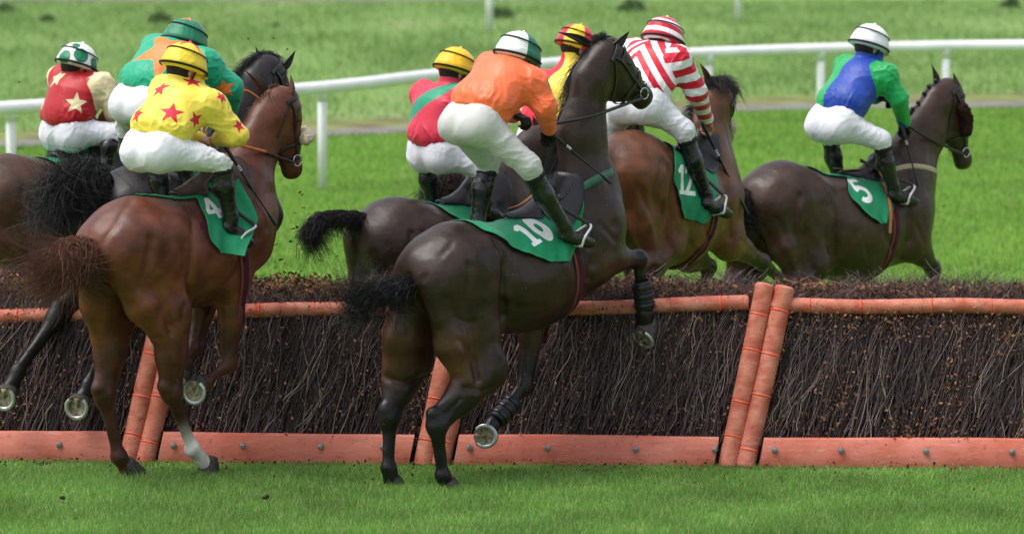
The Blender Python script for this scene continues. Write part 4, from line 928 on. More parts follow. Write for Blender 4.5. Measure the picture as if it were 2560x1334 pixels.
    V, F = S_.mesh(.010); V = relax(V, F, 1); V[:, 2] -= (np.abs(V[:, 1])**1.6)*1.5
    st = mk('saddle', V, F, lm, e, off=I['off'])
    # flaps
    for sg in (1, -1):
        u = np.linspace(0, 2*math.pi, 40); V = []; rings = np.linspace(0, 1, 9); nr = len(rings)
        aa, pp = [], []
        for r in rings:
            for w_ in u[:-1]:
                aa.append(fl_c[0]+flap*.95*r*math.cos(w_)*(1+.12*math.cos(w_))+.05*r*math.sin(w_)*-1); pp.append(sg*(-fl_c[1]+flap*1.05*r*math.sin(w_))/.34)
        P_, d = surf(np.array(aa), np.array(pp), .030); idx = np.arange(nr*39).reshape(nr, 39); r_ = np.roll(idx, -1, 1)
        Fq = np.stack([idx[:-1], idx[1:], r_[1:], r_[:-1]], -1).reshape(-1, 4)
        if sg < 0: Fq = Fq[:, ::-1]
        o = mk('saddle_flap', P_, Fq, lm, st, off=I['off']); sm = o.modifiers.new('s', 'SOLIDIFY'); sm.thickness = .010; sm.offset = 1
        # girth strap / surcingle from the seat down and under
    if girth:
        for nm, aoff, col, w, slc in (('surcingle', .0, 'webbing', .024, .10), ('girth', .05, 'maroon', .04, .08)):
            ph = np.linspace(-math.pi, math.pi, 90); a = goff+aoff+slc*np.abs(ph/math.pi)**1.0; P_, d = surf(a, ph, .006+.0*ph); V, F = ribbon(P_, d, w, .004); mk(nm, V, F, M[col], e, off=I['off'])
    return surf
def webbing():
    m, t, b = newmat('striped_webbing'); N = t.nodes; K = t.links
    uv = N.new('ShaderNodeAttribute'); uv.attribute_name = 'Col'; b.inputs['Base Color'].default_value = (.16, .03, .025, 1)
    b.inputs['Roughness'].default_value = .8; return m
M['webbing'] = webbing()
WEB = [(.35, .04, .03), (.62, .42, .06), (.03, .10, .16), (.62, .42, .06), (.35, .04, .03)]
WEBM = [pm('webbing_%s' % n, c, .8, .2, var=.1) for n, c in zip(('red', 'yellow', 'blue'), WEB[:3])]
def webpx(surf, e, I, pts, w=.038, off=.07):
    q = np.array([surf.inv(p) for p in pts]); q = smooth_path([A(*x, 0) for x in q], 40); P_, d = surf(q[:, 0], q[:, 1]/.34, off)
    T = np.gradient(P_, axis=0); T /= np.linalg.norm(T, axis=1)[:, None]; S = np.cross(T, d); S /= np.linalg.norm(S, axis=1)[:, None]; o = None
    for k in range(5):
        V, F = ribbon(P_+S*w*((k-2)/5), d, w/5, .003); q_ = mk('surcingle_strap' if o is None else 'webbing_stripe', V, F, WEBM[(0, 1, 2, 1, 0)[k]], e if o is None else o, off=I['off']); o = o or q_
def webstrap(surf, e, I, a0, a1, ph0, ph1, w=.038, off=.045, par=None, name='surcingle_strap'):
    ph = np.linspace(ph0, ph1, 40); a = np.linspace(a0, a1, 40); P_, d = surf(a, ph, off); T = np.gradient(P_, axis=0); T /= np.linalg.norm(T, axis=1)[:, None]; S = np.cross(T, d); S /= np.linalg.norm(S, axis=1)[:, None]
    o = None
    for k in range(5):
        V, F = ribbon(P_+S*w*((k-2)/5), d, w/5, .003)
        q = mk(name if o is None else 'webbing_stripe', V, F, WEBM[(0, 1, 2, 1, 0)[k]], e if o is None else o, off=I['off']); o = o or q
def bridle(s, I, e, bit=.80, col='leather_black', reins=None, rcol=None, cheek=None, brow=True):
    hp, hd, fwd, side = I['hp'], I['hd'], I['fwd'], I['side']; m = M[col]
    def loop(a, tilt=0.0, w=.022, R=.16, name='noseband', b0=-.02):
        an = np.linspace(0, 2*math.pi, 49); pts = np.array([hp(a+tilt*math.cos(x), b0+R*math.cos(x), R*math.sin(x)) for x in an]); q, nn = s.proj(pts, .003, 7); V, F = ribbon(q, nn, w, .004); return mk(name, V, F, m, b_, off=I['off'])
    # headpiece over the poll, cheek straps down each side
    an = np.linspace(-1.9, 1.9, 40); pts = np.array([hp(-.13+.02*abs(x), .14*math.cos(x)+.0, .14*math.sin(x)) for x in an]); q, nn = s.proj(pts, .004, 7); V, F = ribbon(q, nn, .03, .006)
    b_ = mk('bridle', V, F, m, e, off=I['off'])
    loop(.60, .0, .026, .14, 'noseband'); loop(.80, .05, .016, .12, 'grackle_strap')
    if brow:
        an = np.linspace(-1.5, 1.5, 24); pts = np.array([hp(.07, .12*math.cos(x), .14*math.sin(x)) for x in an]); q, nn = s.proj(pts, .004, 7); V, F = ribbon(q, nn, .02, .004); mk('browband', V, F, m, b_, off=I['off'])
    for c in (-1, 1):
        q, nn = s.proj(smooth_path([hp(-.08, -.01, c*.12), hp(.12, -.0, c*.12), hp(.45, -.01, c*.1), hp(bit, -.02, c*.08)], 24), .004, 7); V, F = ribbon(q, nn, .02, .005); mk('cheek_strap', V, F, m, b_, off=I['off'])
        q, nn = s.proj(smooth_path([hp(-.05, -.03, c*.12), hp(.2, -.12, c*.1), hp(.34, -.2, c*.03)], 20), .003, 7); V, F = ribbon(q, nn, .013, .004); mk('throat_lash', V, F, m, b_, off=I['off'])
        q, nn = s.proj(hp(bit+.02, -.03, c*.09)[None], .012, 7); a = np.linspace(0, 2*math.pi, 25); r = np.array([q[0]+hd*.036*math.cos(x)+fwd*.036*math.sin(x) for x in a])
        V, F, T = tubes(r[None], np.full((1, 25), .0045), 8, True); mk('bit_ring', V, F, M['steel'], b_, off=I['off'], quads=T); I['bit%d' % c] = q[0]-fwd*.036
    I['bridle'] = b_
    return b_
def rein(e, I, pts, col='leather_black', w=.0085):
    tube_obj('rein', pts, w, M[col], I.get('bridle', e), off=I['off'], sides=6)
def fleece_roll(s, I, e, a, b, R=.045, c=-1):
    hp = I['hp']; q, nn = s.proj(smooth_path([hp(a, .0, c*.12), hp((a+b)/2, .02, c*.12), hp(b, .0, c*.12)], 10), .02, 6)
    S_ = SDF(); 
    for i in range(9): S_.c(q[i], q[i+1], R, R, .02)
    V, F = S_.mesh(.009); N_ = vnormals(V, F); V = V+N_*((vnoise(V*90, 3)-.5)*.014+(vnoise(V*45, 5)-.5)*.014)[:, None]
    mk('sheepskin_roll', V, F, M['fleece'], I['bridle'], off=I['off'])
def fleece_nose(s, I, e, a=.55, R=.042):
    hp = I['hp']; q, nn = s.proj(smooth_path([hp(a, .05, -.10), hp(a, .12, -.05), hp(a, .14, 0), hp(a, .12, .05), hp(a, .05, .10)], 12), .03, 6); S_ = SDF()
    for i in range(11): S_.c(q[i], q[i+1], R, R, .02)
    V, F = S_.mesh(.009); N_ = vnormals(V, F); V = V+N_*((vnoise(V*90, 3)-.5)*.014+(vnoise(V*45, 5)-.5)*.014)[:, None]
    mk('sheepskin_noseband', V, F, M['fleece'], I['bridle'], off=I['off'])
def leg_boot(s, I, e, a, b, r=.05):
    T_ = nrm(b-a); u = nrm(np.cross(T_, A(.1, 1, .2))); v = np.cross(T_, u); V = []; k = 24; ts = np.linspace(0, 1, 14)
    for i, t in enumerate(ts):
        R = r*(1+.02*math.sin(t*9)+.10*math.sin(math.pi*t)); R *= .9 if i in (0, 13) else 1
        for x in range(k): w = 2*math.pi*x/k; V.append(lerp(a, b, t)+(u*math.cos(w)+v*math.sin(w))*R)
    F = [(i*k+x, i*k+(x+1) % k, (i+1)*k+(x+1) % k, (i+1)*k+x) for i in range(13) for x in range(k)]
    o = mk('leg_boot', V, F, M['boot_neo'], e, off=I['off']); m = o.modifiers.new('s', 'SOLIDIFY'); m.thickness = .006
    for t in (.2, .5, .8):
        an = np.linspace(0, 2*math.pi, 25); c = lerp(a, b, t); nr = u*np.cos(an)[:, None]+v*np.sin(an)[:, None]; V, F = ribbon(c+nr*(r*(1+.02*math.sin(t*9)+.10*math.sin(math.pi*t))+.005), nr, .028, .002); mk('boot_strap', V, F, M['leather_black'], o, off=I['off'])
# ================================================================ JOCKEYS
M['skin'] = pm('skin', (.50, .27, .19), .55, .4, var=.08, vscale=20)
M['breeches'] = cloth_mat('white_breeches', (.72, .73, .78), [], .6, .3, .1, .13, 24)
M['breeches_grey'] = cloth_mat('off_white_breeches', (.56, .56, .55), [], .6, .3, .1, .15, 24)
M['boot'] = pm('black_riding_boot', (.010, .010, .012), .26, .5, var=.3, vscale=9, bump=.35, bscale=26, coat=.08)
M['elastic'] = pm('black_elastic', (.01, .01, .012), .6, .3, var=.1)
M['glove'] = pm('black_glove', (.012, .012, .014), .6, .3, var=.2)
M['hairdark'] = pm('short_dark_hair', (.02, .014, .010), .7, .3, var=.3, vscale=60, bump=.6, bscale=120)
M['goggle'] = pm('goggle_lens', (.01, .01, .012), .08, .6, var=.05)
M['whip'] = pm('whip_shaft', (.010, .010, .012), .35, .5, var=.2)
M['whip_white'] = pm('whip_band', (.7, .7, .7), .5, .4, var=.05)
M['stirrup_white'] = pm('stirrup_alloy', (.62, .63, .64), .3, .5, metal=.3, var=.05)
def poly_sdf(P, V):
    V = np.asarray(V, float); n = len(V); d = np.full(len(P), 1e9); sgn = np.ones(len(P))
    for i in range(n):
        a, b = V[i], V[(i+1) % n]; e = b-a; w = P-a; h = np.clip((w@e)/(e@e), 0, 1); q = w-h[:, None]*e; d = np.minimum(d, (q**2).sum(1))
        c1 = P[:, 1] >= a[1]; c2 = P[:, 1] < b[1]; c3 = e[0]*w[:, 1] > e[1]*w[:, 0]; fl = (c1 & c2 & c3) | (~c1 & ~c2 & ~c3); sgn = np.where(fl, -sgn, sgn)
    return sgn*np.sqrt(d)
def star_poly(R, rot=0, k=.42, n=5):
    return [(R*(1 if i % 2 == 0 else k)*math.sin(rot+math.pi*i/n), R*(1 if i % 2 == 0 else k)*math.cos(rot+math.pi*i/n)) for i in range(2*n)]
def to_px(Wp):
    d = Wp-C0; z = d@FW; return 1280+FPX*(d@RT)/z, 667-FPX*(d@UPV)/z
def decal(fr, V, N, px_, shape, ang=.0, R=.12):
    """signed distance of a flat shape laid on the cloth at the spot seen at px_; V,N local"""
    Wv = fr.O+V[:, :1]*fr.F+V[:, 1:2]*fr.L+V[:, 2:]*A(0, 0, 1); Wn = N[:, :1]*fr.F+N[:, 1:2]*fr.L+N[:, 2:]*A(0, 0, 1)
    x, y = to_px(Wv); face = ((C0-Wv)*Wn).sum(1)/np.linalg.norm(C0-Wv, axis=1); d = np.hypot(x-px_[0], y-px_[1])+np.where(face > .05, 0, 1e4)
    i = int(np.argmin(d)); near = np.linalg.norm(Wv-Wv[i], axis=1) < .05; nc = nrm(Wn[near & (face > 0)].mean(0)); c = Wv[i]
    u = nrm(np.cross(A(0, 0, 1), nc)); v = np.cross(nc, u); q = np.stack([(Wv-c)@u, (Wv-c)@v], 1); ca, sa = math.cos(ang), math.sin(ang); q = np.stack([q[:, 0]*ca+q[:, 1]*sa, -q[:, 0]*sa+q[:, 1]*ca], 1)
    s = shape(q); dep = np.abs((Wv-c)@nc); return np.where((Wn@nc > .15) & (dep < R*1.3), s, .5)
def star(R, **k): return lambda q: poly_sdf(q, star_poly(R, **k))
def disc(R): return lambda q: np.hypot(q[:, 0], q[:, 1])-R
def folds(V, N, d, amp=.006, scale=26, stretch=.25, seed=0, warp=.5):
    """cloth creases that run along direction d"""
    d = nrm(d); a = V@d; W_ = V-np.outer(a, d)*(1-stretch); w = vnoise(V*6+seed, 5)[:, None]*warp/6*2; n1 = vnoise((W_+w)*scale+seed, 1); r = (1-np.abs(2*n1-1))**2; n2 = vnoise((W_+w)*scale*2.1+seed, 2); r2 = 1-np.abs(2*n2-1)
    return N*(amp*(r**2-.45)+amp*.4*(r2**2-.4))[:, None]
def hand(s, wr, dr, up, r=.0, curl=1.0):
    """palm with four curled fingers and a thumb, added to an SDF; dr = along the forearm, up = back of the hand"""
    dr = nrm(dr); up = nrm(up-dr*(up@dr)); sd = np.cross(dr, up); p = wr+dr*.05
    s.c(wr, wr+dr*.02, .026+r, .028+r, .02, 1)
    for k in range(4): s.c(wr+dr*.02+sd*(.022*(k-1.5))*.8, wr+dr*.085+sd*(.021*(k-1.5)), .015+r, .0125+r, .012, 1)
    for k, L in enumerate((.036, .042, .040, .031)):
        a = wr+dr*.085+sd*(.021*(k-1.5)); b = a+(dr*.55-up*.8)*L*curl; c = b+(-dr*.35-up*.9)*L*.75; e = c+(-dr*.95-up*.1)*L*.6
        s.c(a, b, .0115+r, .0105+r, .004, 1); s.c(b, c, .0105+r, .0095+r, .004, 1); s.c(c, e, .0095+r, .0085+r, .004, 1)
    a = wr+dr*.03-sd*.036; b = a+dr*.035-sd*.012-up*.015; c = b+dr*.02-up*.025+sd*.012
    s.c(wr+dr*.015-sd*.015, a, .016+r, .015+r, .01, 1); s.c(a, b, .014+r, .012+r, .006, 1); s.c(b, c, .012+r, .010+r, .005, 1)
def build_rider(fr, j, label, jacket_mat, jacket_pat=None, cap_mat=None, cap_pat=None, bre='breeches', gloves=True, hu=None, hf=None, rel=1.0, h=.008, seed=0, jr=1.0, hood=None, knee_r=1.0, belt=False, head_s=1.0, sleeve_end=.93, legs=('R', 'L'), strap_tilt=.5, pom=True):
    y = A(0, 1, 0); u = A(0, 0, 1); f = A(1, 0, 0)
    D = lambda k, v: j.setdefault(k, v)
    P, Cc, Nk, Hd = j['pel'], j['che'], j['nek'], j['head']-A(0, 0, .022); sp = nrm(Cc-P); bn = nrm(np.cross(sp, y)); bn = bn if bn[2] > 0 else -bn      # bn: outward of the back
    D('wai', lerp(P, Cc, .42)+bn*.02)
    for s, S in ((-1, 'R'), (1, 'L')):
        D('sh'+S, Cc+sp*.10+y*s*.195); D('hip'+S, P+y*s*.095)
        if 'el'+S not in j: o = j['el'+('L' if S == 'R' else 'R')]; j['el'+S] = A(o[0], -o[1], o[2])
        if 'ha'+S not in j: o = j['ha'+('L' if S == 'R' else 'R')]; j['ha'+S] = A(o[0], -o[1], o[2])
        for k in ('kn', 'an', 'to'):
            if k+S not in j: o = j[k+('L' if S == 'R' else 'R')]; j[k+S] = A(o[0], -o[1], o[2])
    hu = nrm(u*1+f*.38) if hu is None else nrm(hu); hf = f if hf is None else hf; hf = nrm(hf-hu*(hf@hu)); hsd = np.cross(hu, hf)
    off = P-u*.12
    e = empty('person', fr.W(off), fr.rz, label=label, cat='person', group='jockeys riding in the race')
    # ---- body
    b = SDF(); b.c(P, j['wai'], .11, .10, .05, 1.1); b.c(j['wai'], Cc, .10, .115, .05, 1.15); b.c(Cc+sp*.02, Nk, .10, .056, .05, 1)
    hc = Hd-hu*.045
    b.c(Nk, hc-hu*.02-hf*.02, .056, .06, .03, 1); b.ell(hc+hu*.02, A(.105, .118, .078), np.array([hf, hu, hsd]), .02); b.ell(hc-hu*.065+hf*.025, A(.072, .055, .056), np.array([hf, hu, hsd]), .03)
    b.c(hc+hf*.095-hu*.005, hc+hf*.118-hu*.045, .010, .015, .012); b.c(hc+hf*.09-hu*.085, hc+hf*.096-hu*.085, .012, .012, .015, 1.8); b.e(hc+hf*.085-hu*.115, .018, .02)
    for c in (-1, 1):
        b.ell(hc-hu*.025-hf*.005+hsd*c*.08, A(.022, .034, .009), np.array([hf, hu, hsd]), .008); b.g([hc+hf*.10-hu*.005+hsd*c*.034]*2, .008, .016)
    for S, sg in (('R', -1), ('L', 1)):
        b.c(j['sh'+S], j['el'+S], .048, .040, .03); b.c(j['el'+S], j['ha'+S], .040, .026, .02)
        b.c(j['hip'+S], j['kn'+S], .070, .042, .04); b.c(j['kn'+S], j['an'+S], .045, .028, .02); b.c(j['an'+S]+(j['an'+S]-j['kn'+S])*.05, lerp(j['an'+S], j['to'+S], .7)+(j['an'+S]-j['kn'+S])*.06, .022, .018, .02)
        up = nrm(u*1+y*sg*.5); dr = j['ha'+S]-j['el'+S]; dr = nrm(nrm(dr)+j.get('hdir'+S, dr*0))
        if not gloves: hand(b, j['ha'+S], dr, up)
        else:
            g = SDF(); hand(g, j['ha'+S], dr, up, .001); V, F = g.mesh(.006); mk('glove', relax(V, F, 1), F, M['glove'], e, off=off)
    V, F = b.mesh(.009 if gloves else .007); mk('body', relax(V, F, 1), F, M['skin'], e, off=off)
    # ---- jacket
    s = SDF(); w0 = lerp(P, j['wai'], .75)
    s.c(w0, j['wai']+bn*.01, .130*jr, .150*jr, .05, 1.34); s.c(j['wai']+bn*.01, Cc, .150*jr, .160*jr, .08, 1.34); s.c(Cc, lerp(Cc, Nk, .75), .150*jr, .078, .08, 1.25)
    s.c(lerp(Cc, Nk, .6), Nk, .082, .070, .04, 1.0); s.c(Nk, Hd-hu*.10-hf*.035, .068, .064, .04, 1.0)
    for S in 'RL':
        sh, el, ha = j['sh'+S], j['el'+S], j['ha'+S]; s.c(lerp(Cc, sh, .5), sh, .11, .094*jr, .06, 1)
        s.c(sh, el, .090*jr, .074*jr, .05, 1); we = lerp(el, ha, sleeve_end); s.c(el, we, .073*jr, .050, .03, 1)
    s.cut(w0-sp*.075*1, -sp*1.0)
    V, F = s.mesh(h); V = relax(V, F, 2); N_ = vnormals(V, F)
    ax = nrm(sp*.4+y*.2); V = V+folds(V, N_, sp+y*.7, .006, 7, .12, seed)+folds(V, N_, sp*1.0+y*.2, .009, 22, .12, seed+4)*np.exp(-(((V-w0)@sp)/.10)**2)[:, None]
    dj = np.minimum(s._seg(V, j['shR'], j['elR'])[0], s._seg(V, j['shL'], j['elL'])[0]); near = np.exp(-((dj-.10)/.05)**2)
    V = V+folds(V, N_, y+sp*.3, .009, 18, .12, seed+9)*near[:, None]
    V = relax(V, F, 1, .3); N_ = vnormals(V, F)
    V = V-N_*0; ctx = dict(fr=fr, j=j, sp=sp, bn=bn, off=off, seg=s._seg)
    ja = mk('jacket', V, F, jacket_mat, e, off=off, pats=jacket_pat(V, N_, ctx) if jacket_pat else None)
    I = dict(off=off)
    for S in 'RL':   # cuffs
        a = lerp(j['el'+S], j['ha'+S], sleeve_end-.02); bb = lerp(j['el'+S], j['ha'+S], sleeve_end+.09); Vc, Fc, Tc = tubes(smooth_path([a, bb], 4)[None], np.array([[.041, .038, .036, .033]]), 16, True); mk('cuff', Vc, Fc, M['elastic'] if gloves else jacket_mat, ja, off=off, quads=Tc, pats=[np.full(len(Vc), .5)]*(len(jacket_pat(V[:4], N_[:4], ctx)) if 0 else 0))
    # ---- breeches
    q = SDF(); wt = w0+sp*.0
    q.c(P, wt, .122, .108, .07, 1.36); thd = nrm(j['knR']-P)
    for S, sg in (('R', -1), ('L', 1)):
        hp_, kn, an = j['hip'+S], j['kn'+S], j['an'+S]; bt = hp_+bn*.035-sp*.02
        q.c(bt+sp*.04, bt-sp*.03, .112, .110, .08, 1.0); q.c(hp_, kn, .114, .074*knee_r, .06, 1); q.c(kn, lerp(kn, an, .16), .074*knee_r, .062, .03, 1)
    q.cut(wt+sp*.045, sp)
    q.g([P+bn*.17+sp*.10, P+bn*.2-sp*.02, P+bn*.08-sp*.17], .016, .028)
    V, F = q.mesh(h); V = relax(V, F, 2); N_ = vnormals(V, F); wk = 0*V
    for S in 'RL':
        hp_, kn = j['hip'+S], j['kn'+S]; td = nrm(kn-hp_); dd, hh = q._seg(V, hp_, kn); wgt = np.exp(-(dd/.17)**2)*np.clip(hh*1.6+.1, 0, 1); cr = nrm(np.cross(td, y)*.8+td*.5+y*.3)
        wk += folds(V, N_, cr, .007, 19, .10, seed+3)*wgt[:, None]
    dw = np.abs((V-wt)@sp); wk += folds(V, N_, nrm(sp*.5+y), .005, 30, .10, seed+6)*np.exp(-(dw/.1)**2)[:, None]+folds(V, N_, nrm(sp-y*.6), .0045, 10, .2, seed+8)
    V = relax(V+wk, F, 1, .15); br_ = mk('breeches', V, F, M[bre], e, off=off)
    # waistband
    an_ = np.linspace(0, 2*math.pi, 60); ring = wt+sp*.042+(y[None]*np.cos(an_)[:, None]*1.34+bn[None]*np.sin(an_)[:, None])*.113; nr = nrm_rows(y[None]*np.cos(an_)[:, None]/1.34+bn[None]*np.sin(an_)[:, None]); Vb, Fb = ribbon(ring, nr, .03, .006)
    mk('waistband', Vb, Fb, M['elastic'] if belt else M[bre], br_, off=off)
    # ---- boots
    for S in legs:
        kn, an, to = j['kn'+S], j['an'+S], j['to'+S]; ld = nrm(an-kn); fd = nrm(to-an); t_ = SDF(); k0 = lerp(kn, an, .13)
        calf = nrm(np.cross(np.cross(ld, fd), ld)); calf = -calf if calf@fd > 0 else calf
        t_.c(k0, lerp(kn, an, .42)+calf*.012, .064, .067, .03, .95); t_.c(lerp(kn, an, .42)+calf*.012, an-ld*.04, .066, .046, .03, .95); t_.c(an-ld*.05, an+ld*.01+calf*.012, .042, .042, .03)
        sole = nrm(np.cross(np.cross(fd, ld), fd)); sole = sole if sole@ld > 0 else -sole
        t_.c(an+calf*.02+sole*.03, lerp(an, to, .55)+sole*.025, .044, .044, .03, .9); t_.c(lerp(an, to, .5)+sole*.022, to+sole*.026, .044, .035, .03, 1.1)
        t_.cut(k0+ld*.005, -ld); t_.cut(lerp(an, to, .5)+sole*.055, sole)
        t_.g([lerp(an, kn, .18), lerp(an, kn, .18)+fd*.05], .004, .012); t_.g([an+fd*.05-sole*.01, an+fd*.05-sole*.02], .006, .014)
        V, F = t_.mesh(.0065); N_ = vnormals(V, F); V = V+folds(V, N_, np.cross(ld, fd), .003, 30, .25, seed); V = relax(V, F, 1)
        bo = mk('boot', V, F, M['boot'], e, off=off)
        V, F, T = tubes(smooth_path([an+calf*.02+sole*.057, lerp(an, to, .5)+sole*.055, to+sole*.05], 8)[None], np.array([.03, .031, .028, .03, .036, .036, .032, .018])[None], 12, True)
        c_ = V@sole; m_ = np.median(c_); V = V-np.outer((c_-m_)*.72, sole); mk('boot_sole', V, F, M['elastic'], bo, off=off, quads=T)
        # turned-down elastic top of the boot
        ax2 = nrm(np.cross(ld, A(.2, .5, .3))); bx = np.cross(ld, ax2); c0 = k0+ld*.012; ring = c0+(ax2[None]*np.cos(an_)[:, None]+bx[None]*np.sin(an_)[:, None])*.063; nr = ax2[None]*np.cos(an_)[:, None]+bx[None]*np.sin(an_)[:, None]
        V, F = ribbon(ring, nr, .035, .004); mk('boot_band', V, F, M['elastic'], bo, off=off)
    # ---- cap over the helmet
    R3 = np.array([hf, hu, hsd]); c = SDF(); S_ = head_s
    c.ell(Hd+hf*.0, A(.146, .122, .130)*S_, R3, .02); c.ell(Hd-hu*.035, A(.153, .05, .137)*S_, R3, .03); c.cut(Hd-hu*.066*S_, -hu)
    if pom: c.e(Hd+hu*.128*S_, .011, .008)
    V, F = c.mesh(.0065); V = relax(V, F, 1); N_ = vnormals(V, F); V = V+folds(V, N_, hu, .0035, 17, .3, seed+2)
    ctx.update(Hd=Hd, hu=hu, hf=hf, hsd=hsd); ca = mk('cap', V, F, cap_mat, e, off=off, pats=cap_pat(V, N_, ctx) if cap_pat else None)
    # peak
    an = np.linspace(-.95, .95, 15); V = []
    for r, z in ((.132, -.052), (.158, -.058), (.176, -.066), (.172, -.071), (.132, -.062)):
        V += [Hd+hf*(r*math.cos(x)*S_)+hsd*(r*.86*math.sin(x)*S_)+hu*z*S_ for x in an]
    Fp = [(a*15+i, a*15+i+1, ((a+1) % 5)*15+i+1, ((a+1) % 5)*15+i) for a in range(5) for i in range(14)]; mk('peak', V, Fp, cap_mat, ca, off=off, pats=[np.full(len(V), .5)]*2)
    def band(tilt, hgt, w, nm, th=.004, off_=.004):
        pts = np.array([Hd+(hf*math.cos(x)*.15+hsd*math.sin(x)*.14)*1+hu*(hgt-tilt*.05*math.cos(x+.0)) for x in np.linspace(0, 2*math.pi, 60)]); p, nn = c.proj(pts, off_, 5); Vb, Fb = ribbon(p, nn, w, th); return mk(nm, Vb, Fb, M['elastic'], ca, off=off)
    band(.0, -.042*S_, .016, 'rim_band'); band(strap_tilt*.6, .055, .009, 'goggle_strap')
    # goggles and chin strap, hair at the nape
    g = SDF(); g.ell(hc+hf*.085+hu*.0, A(.035, .032, .068), R3, .01); V, F = g.mesh(.008); mk('goggles', V, F, M['goggle'], e, off=off)
    hr = SDF(); hr.ell(hc-hf*.018+hu*.0, A(.106, .108, .086), R3, .01); hr.cut(hc+hf*.03, hf); hr.cut(hc-hu*.095, -hu); V, F = hr.mesh(.009); mk('hair', V, F, M['hairdark'], e, off=off)
    for cc in (-1, 1):
        pts = smooth_path([Hd-hu*.055+hsd*cc*.118*S_, hc-hu*.06+hsd*cc*.082+hf*.02, hc-hu*.135+hf*.05], 14); nn = np.tile(hsd*cc, (14, 1)); V, F = ribbon(pts, nn, .016, .003); mk('chin_strap', V, F, M['elastic'], e, off=off)
    I.update(e=e, j=j, hd=hd_dir(j))
    return e, I
def hd_dir(j): return None
def nrm_rows(a): return a/np.linalg.norm(a, axis=1, keepdims=True)
def stirrup(fr, e, I, j, S, top, col='stirrup_white'):
    """iron round the foot and the leather that carries it; child of the horse"""
    an, to = j['an'+S], j['to'+S]; fd = nrm(to-an); c = lerp(an, to, .50)+A(0, 0, -.0); ld = nrm(an-j['kn'+S]); sole = nrm(ld-fd*(ld@fd)); sd = np.cross(fd, sole)
    pts = [c+sole*.062-sd*.058, c-sole*.0-sd*.062, c-sole*.065-sd*.035, c-sole*.085, c-sole*.065+sd*.035, c+sd*.062, c+sole*.062+sd*.058, c+sole*.066, c+sole*.062-sd*.058]
    pts = [p+fd*(.05*max(0, -((p-c)@sole)/.08)) for p in pts]
    o = tube_obj('stirrup', pts, .0085, M[col], e, off=I['off'], sides=8, n=60)
    q = pts[3]; p = smooth_path([top, lerp(top, q, .5)+A(-.01, 0, 0), q], 16); V, F = ribbon(p, np.tile(A(0, -1 if S == 'R' else 1, 0), (16, 1)), .026, .004); mk('stirrup_leather', V, F, M['leather_black'], o, off=I['off'])
def whip(a, b, label, bands=True, grip=None):
    a, b = np.asarray(a, float), np.asarray(b, float); d = b-a; e = empty('riding_whip', a, label=label, cat='whip', group='riding whips held by the jockeys')
    tube_obj('shaft', [a, lerp(a, b, .5)+A(0, 0, -.004), lerp(a, b, .86)], [.0095, .0085, .006, .0055], M['whip'], e, off=a, sides=8)
    tube_obj('grip', [a-d*.05, a+d*.22], [.013, .0125, .011], M['leather_black'], e, off=a, sides=10)
    tube_obj('tip', [lerp(a, b, .84), lerp(a, b, .92), b], [.008, .012, .012], M['leather_black'], e, off=a, sides=8)
    if bands:
        for t in (.26, .285, .31): tube_obj('white_band', [lerp(a, b, t), lerp(a, b, t+.012)], .0105, M['whip_white'], e, off=a, sides=10)
    return e
# ================================================================ THE EIGHT HORSES AND THEIR JOCKEYS
def px(fr, d): return {k: (fr.J(*v) if not isinstance(v, np.ndarray) else v) for k, v in d.items()}
def no(v): return [np.full(len(v), .5)]
